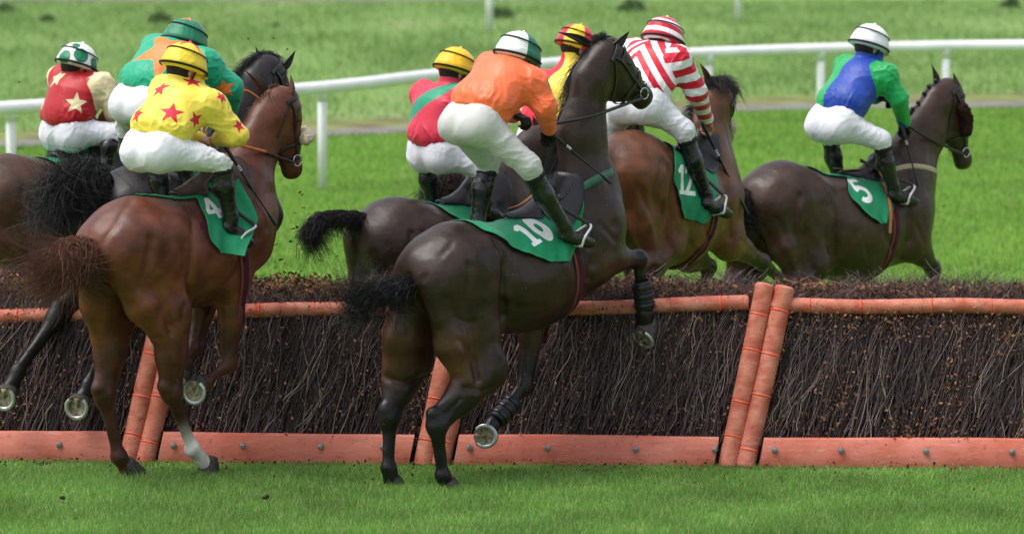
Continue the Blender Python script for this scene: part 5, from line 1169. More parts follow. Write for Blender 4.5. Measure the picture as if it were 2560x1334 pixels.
# --- number 10, taking off
f10 = Fr(47, 1118, 1232, 26.74, -.15)
j10 = px(f10, dict(pel=(1130, 674, 0), dock=(1050, 700, 0), bar=(1288, 690, 0), che=(1432, 618, 0), nb=(1458, 490, 0), nm=(1453, 340, 0), nt=(1478, 200, 0), cran=(1515, 145, 0), muz=(1610, 240, 0),
    stR=(1220, 918, -.20), hoR=(1092, 1062, -.16), fhR=(1108, 1188, -.15), hhR=(1122, 1222, -.15), stL=(1022, 898, .19), hoL=(975, 1045, .16), fhL=(972, 1170, .15), hhL=(982, 1215, .15),
    shR=(1512, 560, -.17), elR=(1492, 650, -.18), knR=(1597, 645, -.17), ffR=(1612, 785, -.17), foR=(1618, 818, -.17),
    shL=(1480, 570, .17), elL=(1345, 745, .17), knL=(1310, 965, .15), ffL=(1232, 1062, .14), foL=(1208, 1085, .14)))
e10, s10, I10 = build_horse(f10, j10, 'dark brown racehorse wearing number 10, taking off in front of the fence', (.033, .0175, .012), (.010, .0075, .008), (.13, .053, .026), h=.012,
    rad=(.285, .335, .318), necks=(.235, .165, .125), leg=(.010, .009, .010), seed=1, headw=1.3,
    marks=[([(1238, 600), (1262, 648), (1254, 738), (1257, 786)], .026, .022), ([(1275, 650), (1272, 740)], -.012, .03), ([(1186, 556), (1120, 620), (1058, 700)], .008, .02), ([(1140, 792), (1165, 806), (1190, 806)], .010, .018),
           ([(1148, 850), (1184, 903), (1192, 948)], .016, .020), ([(1118, 950), (1162, 970), (1210, 976), (1256, 956)], .024, .018), ([(1234, 880), (1240, 925)], -.012, .04), ([(964, 942), (1006, 958), (1056, 942)], .020, .018),
           ([(1110, 800), (1150, 880), (1130, 925)], -.010, .035), ([(1456, 630), (1466, 690), (1504, 720)], .014, .022), ([(1500, 560), (1535, 600)], .010, .02), ([(1290, 770), (1360, 762)], .008, .02), ([(990, 800), (1000, 880)], -.008, .03),
           ([(1100, 1085), (1112, 1165)], .006, .008), ([(968, 1065), (972, 1150)], .006, .008), ([(1320, 850), (1312, 930)], .007, .012)],
    ears={'Rb': f10.J(1533, 114, -.06), 'Rt': f10.J(1575, 76, -.10), 'Lb': f10.J(1474, 116, .06), 'Lt': f10.J(1391, 80, .12), 'face': A(.5, -.6, .3)},
    hoofs={'foL': nrm(f10.J(1180, 1100, .0)-f10.J(1215, 1080, .2)), 'foR': A(-.75, -.1, -.55), 'foRf': A(.3, 0, -1)},
    tail={'dock': [f10.J(1005, 712, -.02), f10.J(950, 725, -.03), f10.J(925, 745, -.03)], 'fans': [(1400, .15, 1, .42, .9, A(-.30, 0, -.60), A(-.55, 0, .15)), (300, .6, 1, .36, 1.3, A(-.9, 0, .15), A(0, 0, .5)), (160, .05, .5, .36, .8, A(-.1, 0, -1), A(0, 0, 0))]})
leg_boot(s10, I10, e10, f10.J(1603, 700, -.17), f10.J(1613, 775, -.17), .060); leg_boot(s10, I10, e10, f10.J(1285, 1000, .15), f10.J(1238, 1052, .14), .060)
bridle(s10, I10, e10)
surf10 = saddle_set(f10, s10, I10, e10, j10, number='10', rear=[(1140, 555), (1215, 578), (1290, 622), (1375, 655)], front=[(1435, 455), (1457, 500), (1450, 570), (1425, 655)], num_px=(1330, 578), num_h=.21, num_rot=-.25, pad='maroon', fl_px=(1395, 500), flap=.16)
webpx(surf10, e10, I10, [(1258, 460), (1300, 472), (1345, 500)])
mane_along(e10, s10, I10, [f10.J(1474, 110, .03), f10.J(1440, 190, .05), f10.J(1418, 290, .06), f10.J(1385, 380, .05), f10.J(1350, 410, .03)], A(-.35, .3, -.75), 900, .17)
mane_along(e10, s10, I10, [f10.J(1475, 102, .03), f10.J(1500, 95, .0), f10.J(1512, 98, -.02)], A(-.1, .1, 1), 260, .10, name='forelock')
strap(s10, I10, e10, [f10.J(1444, 475, -.35), f10.J(1480, 450, -.35), f10.J(1540, 425, -.15)], .05, cloth_mat('green_breast_girth', (.02, .10, .06), []), name='breast_girth')
jr10 = px(f10, dict(pel=(1180, 312, 0), che=(1258, 205, 0), nek=(1302, 165, 0), head=(1297, 118, 0), shR=(1330, 208, -.18), elR=(1362, 268, -.26), haR=(1372, 325, -.14), elL=(1235, 270, .25), haL=(1290, 290, .05),
    knR=(1322, 415, -.27), anR=(1420, 580, -.30), toR=(1478, 597, -.33), knL=(1222, 405, .25), anL=(1192, 565, .28), toL=(1245, 595, .3)))
M['orange_silk'] = cloth_mat('orange_silk', (.93, .165, .055), [], .36, .45, .1, .34, 30)
def cap_quarters(n, ph):
    def f(V, N, c):
        q = V-c['Hd']; a = np.arctan2(q@c['hsd'], q@c['hf']); r = np.hypot(q@c['hsd'], q@c['hf'])+.02; k = np.sin(n*(a+ph)/2); return [k*r*.5]
    return f
build_rider(f10, jr10, 'jockey in plain orange jacket and off-white breeches on horse number 10', M['orange_silk'], None, cloth_mat('cap_green_white', (.72, .74, .74), [(.01, .17, .09)], .45), cap_quarters(4, .35), bre='breeches_grey', seed=1, jr=1.06)
stirrup(f10, e10, I10, jr10, 'R', f10.J(1345, 480, -.26))
whip(f10.W(jr10['haR']+A(.02, 0, -.02)), f10.W(f10.J(1527, 457, -.30)), 'black whip held low by the jockey in orange')
rein(e10, I10, [I10['bit-1'], f10.J(1480, 290, -.18), jr10['haR']+A(.04, .03, .03)], w=.011)

# --- number 4, chestnut
f4 = Fr(42, 522, 1190, 27.3, -.12)
j4 = px(f4, dict(pel=(330, 612, 0), dock=(238, 640, 0), bar=(465, 630, 0), che=(565, 585, 0), nb=(600, 480, 0), nm=(640, 375, 0), nt=(670, 296, 0), cran=(702, 264, 0), muz=(735, 425, 0),
    stR=(428, 785, -.19), hoR=(430, 978, -.16), fhR=(482, 1120, -.13), hhR=(518, 1162, -.12), stL=(285, 790, .17), hoL=(262, 990, .15), fhL=(298, 1140, .14), hhL=(318, 1172, .14),
    shR=(620, 590, -.17), elR=(580, 690, -.18), knR=(570, 912, -.16), ffR=(515, 958, -.16), foR=(492, 960, -.2), shL=(560, 590, .17), elL=(520, 700, .17), knL=(488, 868, .15), ffL=(462, 912, .15), foL=(448, 935, .15)))
e4, s4, I4 = build_horse(f4, j4, 'chestnut racehorse wearing number 4 with one white hind sock', (.135, .040, .020), (.055, .017, .011), (.18, .058, .027), h=.012,
    rad=(.30, .33, .31), necks=(.21, .145, .115), leg=(.062, .021, .014),
    marks=[([(470, 520), (482, 600), (474, 690)], .018, .022), ([(330, 500), (290, 560), (255, 612)], .008, .02), ([(440, 700), (462, 760), (452, 800)], .012, .02), ([(395, 690), (420, 760), (395, 830)], -.010, .035),
           ([(330, 760), (370, 830), (400, 850)], .012, .025), ([(425, 900), (432, 960)], .008, .012), ([(590, 620), (600, 690)], .010, .02), ([(560, 640), (570, 720)], -.008, .03), ([(575, 760), (572, 880)], .007, .010)], socks=('Rh',), seed=4, mane='hair_chest',
    ears={'Rb': f4.J(722, 236, -.06), 'Rt': f4.J(726, 183, -.06), 'Lb': f4.J(652, 226, .07), 'Lt': f4.J(608, 173, .09), 'face': A(.8, -.4, .2)},
    hoofs={'foR': nrm(A(-.8, -.45, -.1)), 'foRf': A(.1, 0, -1), 'foL': nrm(A(-.8, -.3, -.3)), 'foLf': A(.1, 0, -1), 'hhR': A(-.3, 0, -1)},
    tail={'along': .35, 'dock': [f4.J(215, 622, 0), f4.J(185, 618, .0), f4.J(152, 630, .0)], 'fans': [(3200, .0, 1, .36, .5, A(-.02, 0, -1.0), A(.0, 0, .0)), (1800, .2, 1, .66, .8, A(-.02, 0, -.85), A(-.85, 0, .42)), (1500, .0, .9, .60, .8, A(.10, -.1, -.85), A(.75, 0, .42))]})
bridle(s4, I4, e4); fleece_nose(s4, I4, e4, .54, .042)
surf4 = saddle_set(f4, s4, I4, e4, j4, number='4', rear=[(362, 470), (455, 480), (505, 525), (525, 590), (548, 632)], front=[(605, 470), (622, 520), (625, 570), (600, 605), (577, 632)], num_px=(527, 518), num_h=.185, num_rot=.0, pad='maroon', fl_px=(590, 480), flap=.13, leather='leather_brown', front_lift=.12)
mane_along(e4, s4, I4, [f4.J(668, 205, .0), f4.J(640, 250, .05), f4.J(612, 310, .06), f4.J(590, 370, .05)], A(-.2, -.55, -.5), 900, .12)
mane_along(e4, s4, I4, [f4.J(665, 208, .03), f4.J(690, 200, .0)], A(-.2, 0, 1), 200, .05, name='forelock')
jr4 = px(f4, dict(pel=(385, 378, 0), che=(450, 262, 0), nek=(480, 208, 0), head=(463, 145, 0), shR=(525, 262, -.20), elR=(588, 338, -.30), haR=(545, 348, -.08), haL=(505, 350, .04),
    knR=(552, 400, -.30), anR=(580, 560, -.30), toR=(628, 598, -.34)))
RED = (.62, .008, .035)
M['yellow_stars'] = cloth_mat('yellow_silk_red_stars', (.86, .68, .085), [RED], .4, .4, .1, .34, 30)
def p4(V, N, c):
    S = [((400, 222), .078, .35), ((428, 282), .085, -.2), ((343, 287), .07, .1), ((482, 205), .07, .9), ((490, 300), .06, .3), ((555, 243), .05, .2), ((598, 315), .05, .3), ((545, 300), .001, 0)]
    d = np.full(len(V), .5)
    for p, R, a in S: d = np.minimum(d, decal(f4, V, N, p, star(R, rot=0), a, R))
    return [d]
def c4(V, N, c): return [poly_sdf(np.stack([(V-c['Hd'])@c['hsd'], (V-c['Hd'])@c['hf']], 1), star_poly(.118, .9, .40))+np.where((V-c['Hd'])@c['hu'] > .03, 0, .3)]
build_rider(f4, jr4, 'jockey in yellow jacket with red stars on the chestnut horse', M['yellow_stars'], p4, cloth_mat('yellow_cap_red_star', (.86, .62, .04), [RED], .45), c4, gloves=False, seed=4, jr=1.04)
stirrup(f4, e4, I4, jr4, 'R', f4.J(520, 470, -.27))
whip(f4.W(f4.J(560, 362, -.14)), f4.W(f4.J(690, 562, -.30)), 'black whip with white bands held down beside horse number 4')
rein(e4, I4, [I4['bit-1'], f4.J(655, 378, -.14)], 'leather_black', .010); rein(e4, I4, [f4.J(665, 380, -.14), f4.J(600, 363, -.16), jr4['haR']+A(.03, 0, 0)], 'leather_tan', .011)
tube_obj('rein', [jr4['haL'], jr4['haL']+A(.06, 0, .14), jr4['haL']+A(.16, -.04, .10), jr4['haR']+A(.02, 0, .02)], .010, M['leather_tan'], I4['bridle'], off=I4['off'], sides=6)

# --- number 5
f5 = Fr(50, 1955, 505, 31.6, 0)
j5 = px(f5, dict(pel=(1955, 508, 0), dock=(1890, 492, 0), bar=(2095, 572, 0), che=(2222, 548, 0), nb=(2258, 440, 0), nm=(2308, 335, 0), nt=(2345, 258, 0), cran=(2368, 240, 0), muz=(2412, 405, 0),
    stR=(2030, 660, -.19), stL=(1880, 660, .19), shR=(2280, 545, -.17), elR=(2280, 600, -.18), knR=(2332, 672, -.16), ffR=(2345, 740, -.16), foR=(2330, 790, -.16), elL=(2170, 620, .17), knL=(2165, 690, .16), ffL=(2120, 740, .16), foL=(2090, 730, .16)))
e5, s5, I5 = build_horse(f5, j5, 'dark bay racehorse wearing number 5, furthest right and already over the fence', (.056, .028, .018), (.014, .010, .009), (.085, .042, .022), h=.0135, rad=(.305, .36, .345), necks=(.24, .18, .135), seed=5, headw=1.2,
    marks=[([(2068, 470), (2088, 540), (2082, 640)], .020, .024), ([(2010, 560), (2035, 620), (2030, 690)], .012, .025), ([(1900, 560), (1960, 640), (1980, 690)], .010, .03), ([(2150, 580), (2170, 640)], .006, .02), ([(2225, 500), (2215, 590), (2235, 640)], .014, .025), ([(2290, 560), (2310, 610)], .010, .018)],
    ears={'Rb': f5.J(2384, 220, -.05), 'Rt': f5.J(2383, 178, -.05), 'Lb': f5.J(2338, 208, .06), 'Lt': f5.J(2327, 158, .06), 'face': A(.9, -.3, .1)},
    tail={'dock': [f5.J(1865, 492, 0), f5.J(1850, 510, .0)], 'fans': [(900, 0, 1, .40, .8, A(.0, 0, -1.0), A(.1, 0, 0))]})
bridle(s5, I5, e5)
M['fleece_brown'] = pm('brown_fleece', (.035, .016, .013), .95, .1, var=.2, vscale=40, bump=1.0, bscale=90)
surf5 = saddle_set(f5, s5, I5, e5, j5, number='5', rear=[(2040, 408), (2108, 428), (2120, 480), (2160, 528), (2200, 558)], front=[(2205, 420), (2225, 470), (2233, 530), (2212, 558)], num_px=(2152, 472), num_h=.24, num_rot=-.22, fl_px=(2178, 410), flap=.12)
webpx(surf5, e5, I5, [(2092, 366), (2135, 378), (2175, 420), (2205, 460)], off=.06); webpx(surf5, e5, I5, [(2205, 460), (2222, 520), (2222, 580)], off=.03)
mane_along(e5, s5, I5, [f5.J(2345, 205, .0), f5.J(2310, 225, .0), f5.J(2280, 255, .0), f5.J(2262, 290, .0)], A(-.3, -.2, .4), 300, .03)
for k in range(7):
    p = smooth_path([f5.J(2340, 208, 0), f5.J(2305, 228, 0), f5.J(2275, 262, 0), f5.J(2268, 275, 0)], 7)[k]; q, _ = s5.proj(p[None], .01); u = np.linspace(0, 2*math.pi, 11)[:-1]
    vs = [q[0]+.017*A(math.sin(b)*math.cos(a), math.sin(b)*math.sin(a), math.cos(b)) for b in np.linspace(.01, 3.13, 7) for a in u]; mk('mane_plait', vs, [(b*10+a, b*10+(a+1) % 10, (b+1)*10+(a+1) % 10, (b+1)*10+a) for b in range(6) for a in range(10)], M['hair_black'], e5, off=I5['off'])
strap(s5, I5, e5, [f5.J(2235, 405, -.3), f5.J(2262, 408, -.25), f5.J(2300, 430, -.05), f5.J(2305, 440, .05)], .04, pm('beige_web', (.42, .36, .25), .8, .2), name='breast_girth')
jr5 = px(f5, dict(pel=(2085, 312, 0), che=(2148, 200, 0), nek=(2182, 140, 0), head=(2176, 94, 0), shR=(2212, 190, -.19), elR=(2246, 245, -.26), haR=(2262, 310, -.12), haL=(2195, 245, .05), elL=(2120, 240, .25),
    knR=(2202, 350, -.27), anR=(2238, 480, -.29), toR=(2288, 495, -.32)))
M['blue_green'] = cloth_mat('blue_and_green_silk', (.012, .055, .36), [(.008, .36, .09)], .4, .4, .1, .2, 30)
def p5(V, N, c):
    j = c['j']; a = np.minimum(c['seg'](V, j['shR'], j['elR'])[0], c['seg'](V, j['elR'], j['haR'])[0]); b = np.minimum(c['seg'](V, j['shL'], j['elL'])[0], c['seg'](V, j['elL'], j['haL'])[0])
    sr = (V-(j['shR']+A(0, .045, 0)))@nrm(A(0, 1, 0)-c['sp']*.2); return [np.minimum(np.maximum(sr, a-.15), -(V[:, 1]-.03))]
build_rider(f5, jr5, 'jockey in blue and green jacket with white cap on horse number 5', M['blue_green'], p5, cloth_mat('white_cap', (.80, .81, .84), [], .45), None, seed=5)
stirrup(f5, e5, I5, jr5, 'R', f5.J(2150, 400, -.25))
whip(f5.W(f5.J(2254, 312, -.14)), f5.W(f5.J(2296, 465, -.28)), 'black whip held down by the jockey in blue and green', bands=True)
rein(e5, I5, [I5['bit-1'], f5.J(2320, 345, -.16), jr5['haR']+A(.02, .02, 0)], w=.011)
fleece_roll(s5, I5, e5, .16, .52, .045, -1); bpy.data.objects[-1 if 0 else [o.name for o in bpy.data.objects if o.name.startswith('sheepskin_roll')][-1]].data.materials[0] = M['fleece_brown']

# --- number 12, bay
f12 = Fr(33, 1580, 430, 29.5, 0)
j12 = px(f12, dict(pel=(1580, 438, 0), bar=(1664, 526, 0), che=(1745, 508, 0), nb=(1762, 420, 0), nm=(1768, 330, 0), nt=(1782, 268, 0), cran=(1796, 252, 0),
    stR=(1665, 610, -.19), shR=(1815, 548, -.15), elR=(1822, 600, -.18), knR=(1905, 655, -.17), ffR=(1972, 712, -.17), foR=(1998, 745, -.17), elL=(1722, 630, .17), knL=(1772, 668, .16), ffL=(1755, 740, .16), foL=(1745, 780, .16)))
j12['muz'] = j12['cran']+A(.25, .20, -.40)
e12, s12, I12 = build_horse(f12, j12, 'bay racehorse wearing number 12 with its foreleg stretched over the fence', (.150, .054, .023), (.034, .016, .012), (.17, .066, .028), h=.0135, rad=(.305, .35, .335), necks=(.22, .17, .13), leg=(.03, .016, .012), seed=12,
    marks=[([(1660, 400), (1682, 470), (1668, 560), (1650, 640)], .022, .024), ([(1600, 480), (1640, 560)], .010, .03), ([(1762, 560), (1770, 620), (1800, 640)], .012, .02), ([(1850, 600), (1895, 640)], .010, .014), ([(1720, 600), (1745, 640)], .008, .02)],
    ears={'Rb': f12.J(1822, 242, -.05), 'Rt': f12.J(1851, 215, -.08), 'Lb': f12.J(1768, 210, .06), 'Lt': f12.J(1748, 156, .07), 'face': A(-.2, -.6, .5)},
    tail={'dock': [], 'fans': []} if 0 else None)
bridle(s12, I12, e12); fleece_roll(s12, I12, e12, .35, .7, .038, -1)
surf12 = saddle_set(f12, s12, I12, e12, j12, number='12', rear=[(1632, 362), (1674, 415), (1694, 480), (1708, 550)], front=[(1778, 400), (1795, 440), (1790, 500), (1765, 556)], num_px=(1712, 452), num_h=.20, num_rot=-.15, fl_px=(1765, 395), flap=.12, num_sp=.52, goff=-.13)
webpx(surf12, e12, I12, [(1628, 342), (1670, 352), (1705, 385)])
mane_along(e12, s12, I12, [f12.J(1770, 218, .02), f12.J(1790, 215, .0), f12.J(1812, 228, -.02)], A(-.0, -.5, .5), 1100, .19, name='forelock', jitter=.6)
mane_along(e12, s12, I12, [f12.J(1775, 230, .02), f12.J(1762, 280, .02), f12.J(1755, 330, .0)], A(-.2, .4, .3), 300, .12)
jr12 = px(f12, dict(pel=(1598, 262, 0), che=(1632, 165, 0), nek=(1665, 110, 0), head=(1660, 78, 0), shR=(1694, 150, -.19), elR=(1740, 228, -.26), haR=(1768, 305, -.14),
    knR=(1708, 325, -.28), anR=(1770, 500, -.37), toR=(1820, 525, -.40)))
M['red_white'] = cloth_mat('red_white_stripes', (.82, .80, .84), [(.62, .006, .03)], .4, .4, .1, .2, 30)
def tri(x, w): return (np.abs((x/w) % 2-1)-.5)*w
def p12(V, N, c):
    j = c['j']; s_ = (V-j['pel'])@c['sp']+1.15*np.abs(V[:, 1]-.03); body = tri(s_, .062)
    a = np.minimum(c['seg'](V, j['shR'], j['elR'])[0], c['seg'](V, j['elR'], j['haR'])[0]); dr = nrm(j['haR']-j['shR']); sv = tri((V-j['shR'])@dr+.5*np.abs((V-j['shR'])@A(.7, 0, .7)), .062)
    arm = (V[:, 1] < j['shR'][1]+.04) & (a < .14); arl = V[:, 1] > j['shL'][1]-.02; svl = tri((V-j['shL'])@nrm(j['haL']-j['shL']), .062); return [np.where(arm, sv, np.where(arl, svl, body))]
def c12(V, N, c): return [tri((V-c['Hd'])@nrm(c['hu']+c['hf']*.15)+.02, .036)]
build_rider(f12, jr12, 'jockey in red and white striped jacket and hooped cap on horse number 12', M['red_white'], p12, cloth_mat('red_white_cap', (.82, .80, .84), [(.62, .006, .03)], .45), c12, gloves=False, seed=12)
stirrup(f12, e12, I12, jr12, 'R', f12.J(1690, 370, -.25))
whip(f12.W(f12.J(1760, 318, -.16)), f12.W(f12.J(1870, 536, -.3)), 'long black whip held down beside horse number 12')

# --- black horse behind number 4
f2 = Fr(45, 350, 520, 28.4, 0)
j2 = px(f2, dict(pel=(345, 520, 0), dock=(275, 480, 0), bar=(475, 560, 0), che=(552, 515, 0), nb=(590, 415, 0), nm=(615, 310, 0), nt=(645, 215, 0), cran=(668, 185, 0), muz=(728, 330, 0),
    stR=(340, 700, -.19), hoR=(285, 832, -.16), fhR=(222, 962, -.15), hhR=(200, 998, -.15), stL=(250, 690, .19), hoL=(142, 795, .16), fhL=(45, 930, .15), hhL=(18, 975, .15), knR=(600, 640, -.17), ffR=(575, 700, -.16), foR=(560, 715, -.16), knL=(580, 650, .16), ffL=(560, 700, .15), foL=(550, 720, .15)))
e2, s2, I2 = build_horse(f2, j2, 'black racehorse behind the chestnut, its hind hooves kicked up', (.016, .013, .013), (.008, .007, .008), (.03, .02, .016), h=.0135, rad=(.28, .32, .30), necks=(.22, .185, .145), seed=2,
    ears={'Rb': f2.J(703, 168, -.05), 'Rt': f2.J(740, 124, -.08), 'Lb': f2.J(640, 152, .06), 'Lt': f2.J(638, 113, .06), 'face': A(.5, -.6, .3)},
    hoofs={'hhR': nrm(A(-.78, -.5, -.15)), 'hhRf': A(-.1, 0, -1), 'hhL': nrm(A(-.78, -.5, -.15)), 'hhLf': A(-.1, 0, -1)},
    tail={'dock': [f2.J(235, 440, 0), f2.J(195, 440, .0), f2.J(165, 475, .0)], 'fans': [(2200, .0, 1, .62, 1.0, A(-.35, 0, -.75), A(-.35, 0, -.15)), (500, .3, 1, .5, 1.5, A(-.6, 0, -.35), A(-.5, 0, .1))]})
bridle(s2, I2, e2)
surf2 = saddle_set(f2, s2, I2, e2, j2)
mane_along(e2, s2, I2, [f2.J(655, 150, .0), f2.J(618, 190, .02), f2.J(585, 240, .02), f2.J(560, 330, .0)], A(-.5, .2, .3), 900, .14, jitter=.5)
mane_along(e2, s2, I2, [f2.J(650, 148, .03), f2.J(690, 150, .0)], A(.1, -.3, .6), 500, .10, name='forelock', jitter=.6)
jr2 = px(f2, dict(pel=(352, 262, 0), che=(420, 158, 0), nek=(470, 118, 0), head=(465, 84, 0), shR=(512, 160, -.19), elR=(580, 220, -.27), haR=(578, 280, -.12), knR=(450, 330, -.27), anR=(470, 470, -.28), toR=(520, 490, -.3)))
ORG = (.85, .20, .03)
M['teal_star'] = cloth_mat('turquoise_silk_orange_star', (.008, .36, .20), [ORG], .4, .4, .1, .2, 30)
def p2(V, N, c):
    d = decal(f2, V, N, (415, 128), star(.24, k=.42), .5, .35)
    for p, R, a in (((562, 222), .075, .2),): d = np.minimum(d, decal(f2, V, N, p, star(R), a, R))
    return [d]
build_rider(f2, jr2, 'jockey in turquoise jacket with a large orange star and green cap', M['teal_star'], p2, cloth_mat('green_cap_orange', (.008, .20, .10), [ORG], .45), lambda V, N, c: [np.minimum(decal(f2, V, N, (470, 46), star(.06), 0, .08), decal(f2, V, N, (425, 52), star(.035), 0, .06))], seed=2, jr=1.08)
rein(e2, I2, [I2['bit-1'], f2.J(650, 250, -.16), f2.J(605, 228, -.2), jr2['haR']], 'leather_tan', .011)
whip(f2.W(f2.J(574, 240, -.15)), f2.W(f2.J(582, 310, -.25)), 'short black whip under the elbow of the jockey in turquoise', bands=False)

# --- bay horse at the left edge
f1 = Fr(45, 20, 490, 30.5, 0)
j1 = px(f1, dict(pel=(22, 492, 0), bar=(150, 520, 0), che=(268, 480, 0), nb=(300, 395, 0), nm=(370, 330, 0), nt=(420, 290, 0), cran=(445, 275, 0), muz=(500, 400, 0), stR=(90, 640, -.19), stL=(-40, 640, .19)))
e1, s1, I1 = build_horse(f1, j1, 'bay racehorse half out of frame at the left edge', (.085, .038, .020), (.022, .013, .011), (.11, .05, .024), h=.0135, rad=(.30, .33, .32), necks=(.22, .17, .13), seed=11, tail=[f1.J(-110, 470, 0), f1.J(-150, 520, 0), f1.J(-170, 600, 0), f1.J(-170, 680, 0)], tailr=[.04, .06, .08, .08], ntail=300)
bridle(s1, I1, e1); surf1 = saddle_set(f1, s1, I1, e1, j1)
jr1 = px(f1, dict(pel=(170, 328, 0), che=(188, 235, 0), nek=(206, 180, 0), head=(195, 142, 0), shR=(252, 215, -.19), elR=(290, 270, -.29), haR=(262, 300, -.08), knR=(285, 335, -.30), anR=(262, 420, -.30), toR=(300, 432, -.33)))
CRM = (.72, .62, .36)
M['red_stars'] = cloth_mat('red_silk_cream_stars', (.44, .008, .016), [CRM], .4, .4, .1, .2, 30)
def p1_(V, N, c):
    d = np.full(len(V), .5)
    for p, R, a in (((142, 195), .09, .25), ((190, 258), .085, -.1), ((245, 188), .08, .7), ((80, 250), .05, 0)): d = np.minimum(d, decal(f1, V, N, p, star(R), a, R))
    j = c['j']; a = np.minimum(c['seg'](V, j['shR'], j['elR'])[0], c['seg'](V, j['elR'], j['haR'])[0]); al = V[:, 1]-(j['shL'][1]+.02)
    return [np.minimum(np.minimum(d, np.maximum((V[:, 1]-(j['shR'][1]-.0)), a-.13)), -al)]
build_rider(f1, jr1, 'jockey in red jacket with cream stars and a white cap with green spots', M['red_stars'], p1_, cloth_mat('white_cap_green_spots', (.80, .81, .82), [(.005, .18, .085)], .45),
    lambda V, N, c: [np.min([decal(f1, V, N, p, disc(r), 0, r) for p, r in (((203, 138), .055), ((160, 140), .050), ((236, 160), .046), ((178, 168), .036), ((190, 112), .03))], 0)], seed=8, belt=True)

# --- horse between number 4 and number 10, tail flying
fy = Fr(47, 990, 600, 30.0, 0)
jy = px(fy, dict(pel=(990, 600, 0), dock=(925, 560, 0), bar=(1110, 640, 0), che=(1225, 600, 0), nb=(1245, 500, 0), nm=(1290, 420, 0), nt=(1330, 370, 0), cran=(1350, 360, 0), muz=(1400, 500, 0)))
ey, sy_, Iy = build_horse(fy, jy, 'dark bay racehorse beyond the fence with its short black tail flung out', (.045, .026, .019), (.014, .010, .010), (.085, .038, .022), h=.0135, rad=(.30, .33, .32), necks=(.21, .16, .13), seed=21,
    tail={'dock': [fy.J(895, 545, 0), fy.J(850, 540, .0), fy.J(815, 545, .0), fy.J(790, 565, 0)], 'fans': [(1100, .0, .8, .26, .8, A(-.25, 0, -.75), A(-.1, 0, 0)), (900, .65, 1, .32, 1.0, A(-.55, 0, -.65), A(.1, 0, -.5))]})
bridle(sy_, Iy, ey); saddle_set(fy, sy_, Iy, ey, jy)
jry = px(fy, dict(pel=(1090, 378, 0), che=(1102, 275, 0), nek=(1135, 205, 0), head=(1140, 154, 0), elR=(1190, 300, -.27), haR=(1215, 350, -.1), knR=(1200, 420, -.28), anR=(1215, 520, -.28), toR=(1260, 540, -.3)))
M['pink_sash'] = cloth_mat('pink_red_silk_green_sash', (.66, .03, .07), [(.01, .27, .15)], .4, .4, .1, .2, 30)
def py_(V, N, c):
    u = (V-c['j']['che'])@nrm(c['sp']*.75-A(0, -.62, 0)*1.0); return [np.abs(u-.05)-.055]
build_rider(fy, jry, 'jockey in pinkish red jacket with green sash and plain yellow cap', M['pink_sash'], py_, cloth_mat('yellow_cap', (.86, .50, .010), [], .45), None, seed=21)

# --- horse hidden behind number 10
f6 = Fr(47, 1240, 520, 31.4, 0)
j6 = px(f6, dict(pel=(1235, 525, 0), dock=(1165, 470, 0), bar=(1360, 550, 0), che=(1465, 500, 0), nb=(1490, 420, 0), nm=(1530, 340, 0), nt=(1550, 300, 0), cran=(1565, 300, 0), muz=(1600, 430, 0)))
e6, s6, I6 = build_horse(f6, j6, 'dark racehorse mostly hidden behind horse number 10', (.040, .022, .015), (.014, .010, .010), (.07, .032, .018), h=.016, rad=(.30, .33, .32), necks=(.21, .15, .12), seed=31, mane='hair_brown', detail=False,
    tail={'dock': [f6.J(1140, 455, 0), f6.J(1110, 460, .0), f6.J(1090, 475, 0)], 'fans': [(1300, .0, 1, .30, 1.3, A(-.35, 0, -.5), A(.0, 0, 0)), (500, .3, 1, .24, 1.6, A(-.5, 0, -.0), A(-.2, 0, -.2))]})
bridle(s6, I6, e6); saddle_set(f6, s6, I6, e6, j6)
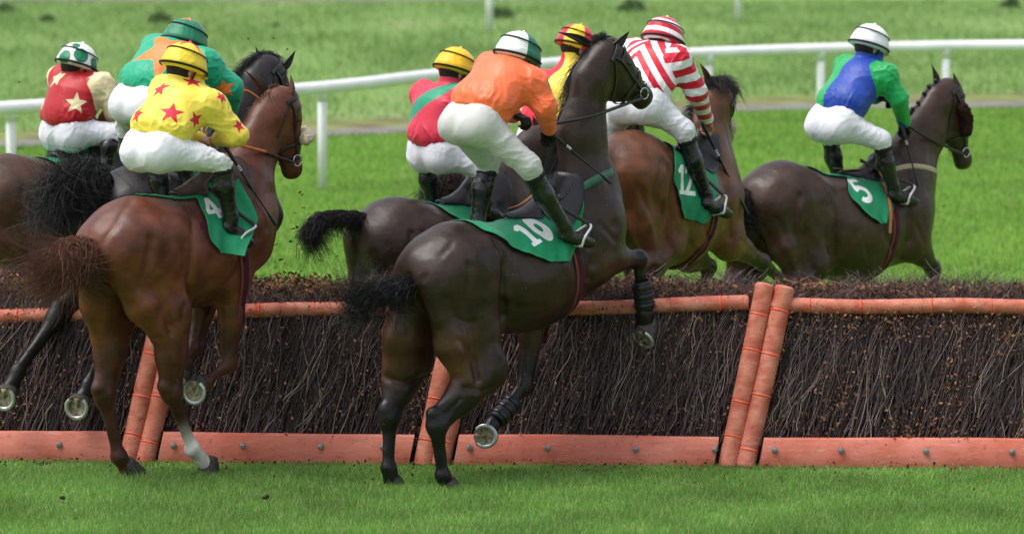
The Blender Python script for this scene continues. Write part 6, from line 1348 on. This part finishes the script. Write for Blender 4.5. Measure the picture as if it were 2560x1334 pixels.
jr6 = px(f6, dict(pel=(1360, 350, 0), che=(1385, 240, 0), nek=(1428, 160, 0), head=(1442, 95, 0), elR=(1470, 270, -.27), haR=(1490, 310, -.1), knR=(1460, 390, -.28), anR=(1475, 480, -.28), toR=(1515, 500, -.3)))
M['red_yellow'] = cloth_mat('red_yellow_halves', (.86, .68, .09), [(.66, .01, .04)], .4, .4, .1, .2, 30)
def p6(V, N, c):
    x = V[:, 1]+.09-.2*((V-c['j']['che'])@c['sp']); return [np.maximum(-x+.02, x-.26)]
build_rider(f6, jr6, 'jockey in red and yellow halved jacket behind the head of horse number 10', M['red_yellow'], p6, cloth_mat('red_yellow_cap', (.86, .62, .04), [(.66, .01, .04)], .45), cap_quarters(6, .9), seed=31)
# ---------------------------------------------------------------- clods of turf in the air and on the grass
M['mud'] = pm('mud', (.04, .026, .016), .95, .1, var=.4, vscale=60, bump=1, bscale=80)
def clod(p, r, label, name='turf_clod', grp='clods of turf flung up by the hooves'):
    s = SDF()
    for _ in range(3): a = rng.normal(0, r*.45, 3); b = a+rng.normal(0, r*.6, 3); s.c(a, b, r*.45, r*.2, r*.3)
    V, F = s.mesh(r*.22); V = V*A(1, 1, .7); o = mk(name, V, F, M['mud']); o.location = Vector(p); return tag(o, label, 'clod', grp)
air = [(683, 450), (752, 480), (737, 533), (741, 567), (725, 605), (758, 520), (700, 648), (690, 655), (655, 690), (672, 640), (712, 657), (690, 612), (640, 700), (770, 595), (843, 640), (820, 622), (800, 650), (920, 640), (870, 655), (690, 668), (740, 680), (620, 98), (719, 122), (684, 95), (405, 118), (48, 205), (47, 372), (878, 530), (2358, 515), (1800, 640)]
for i, (x, y) in enumerate(air):
    big = i in (1, 3, 4, 6); clod(PY(x, y, rng.uniform(27.4, 29.3)), .017 if big else .009, 'small dark clod of turf flying through the air above the fence')
for x, y, r, lb in ((162, 1272, .04, 'dark clod of mud lying on the grass at the bottom left'), (660, 1262, .035, 'dark clod of mud lying on the grass below the chestnut horse'), (115, 1175, .035, 'muddy lump in the grass in front of the left fence section'), (188, 1310, .015, 'tiny mud crumb near the bottom edge of the grass')):
    g = G(x, y); clod(g+A(0, 0, .04), r, lb, 'mud_clod', None)
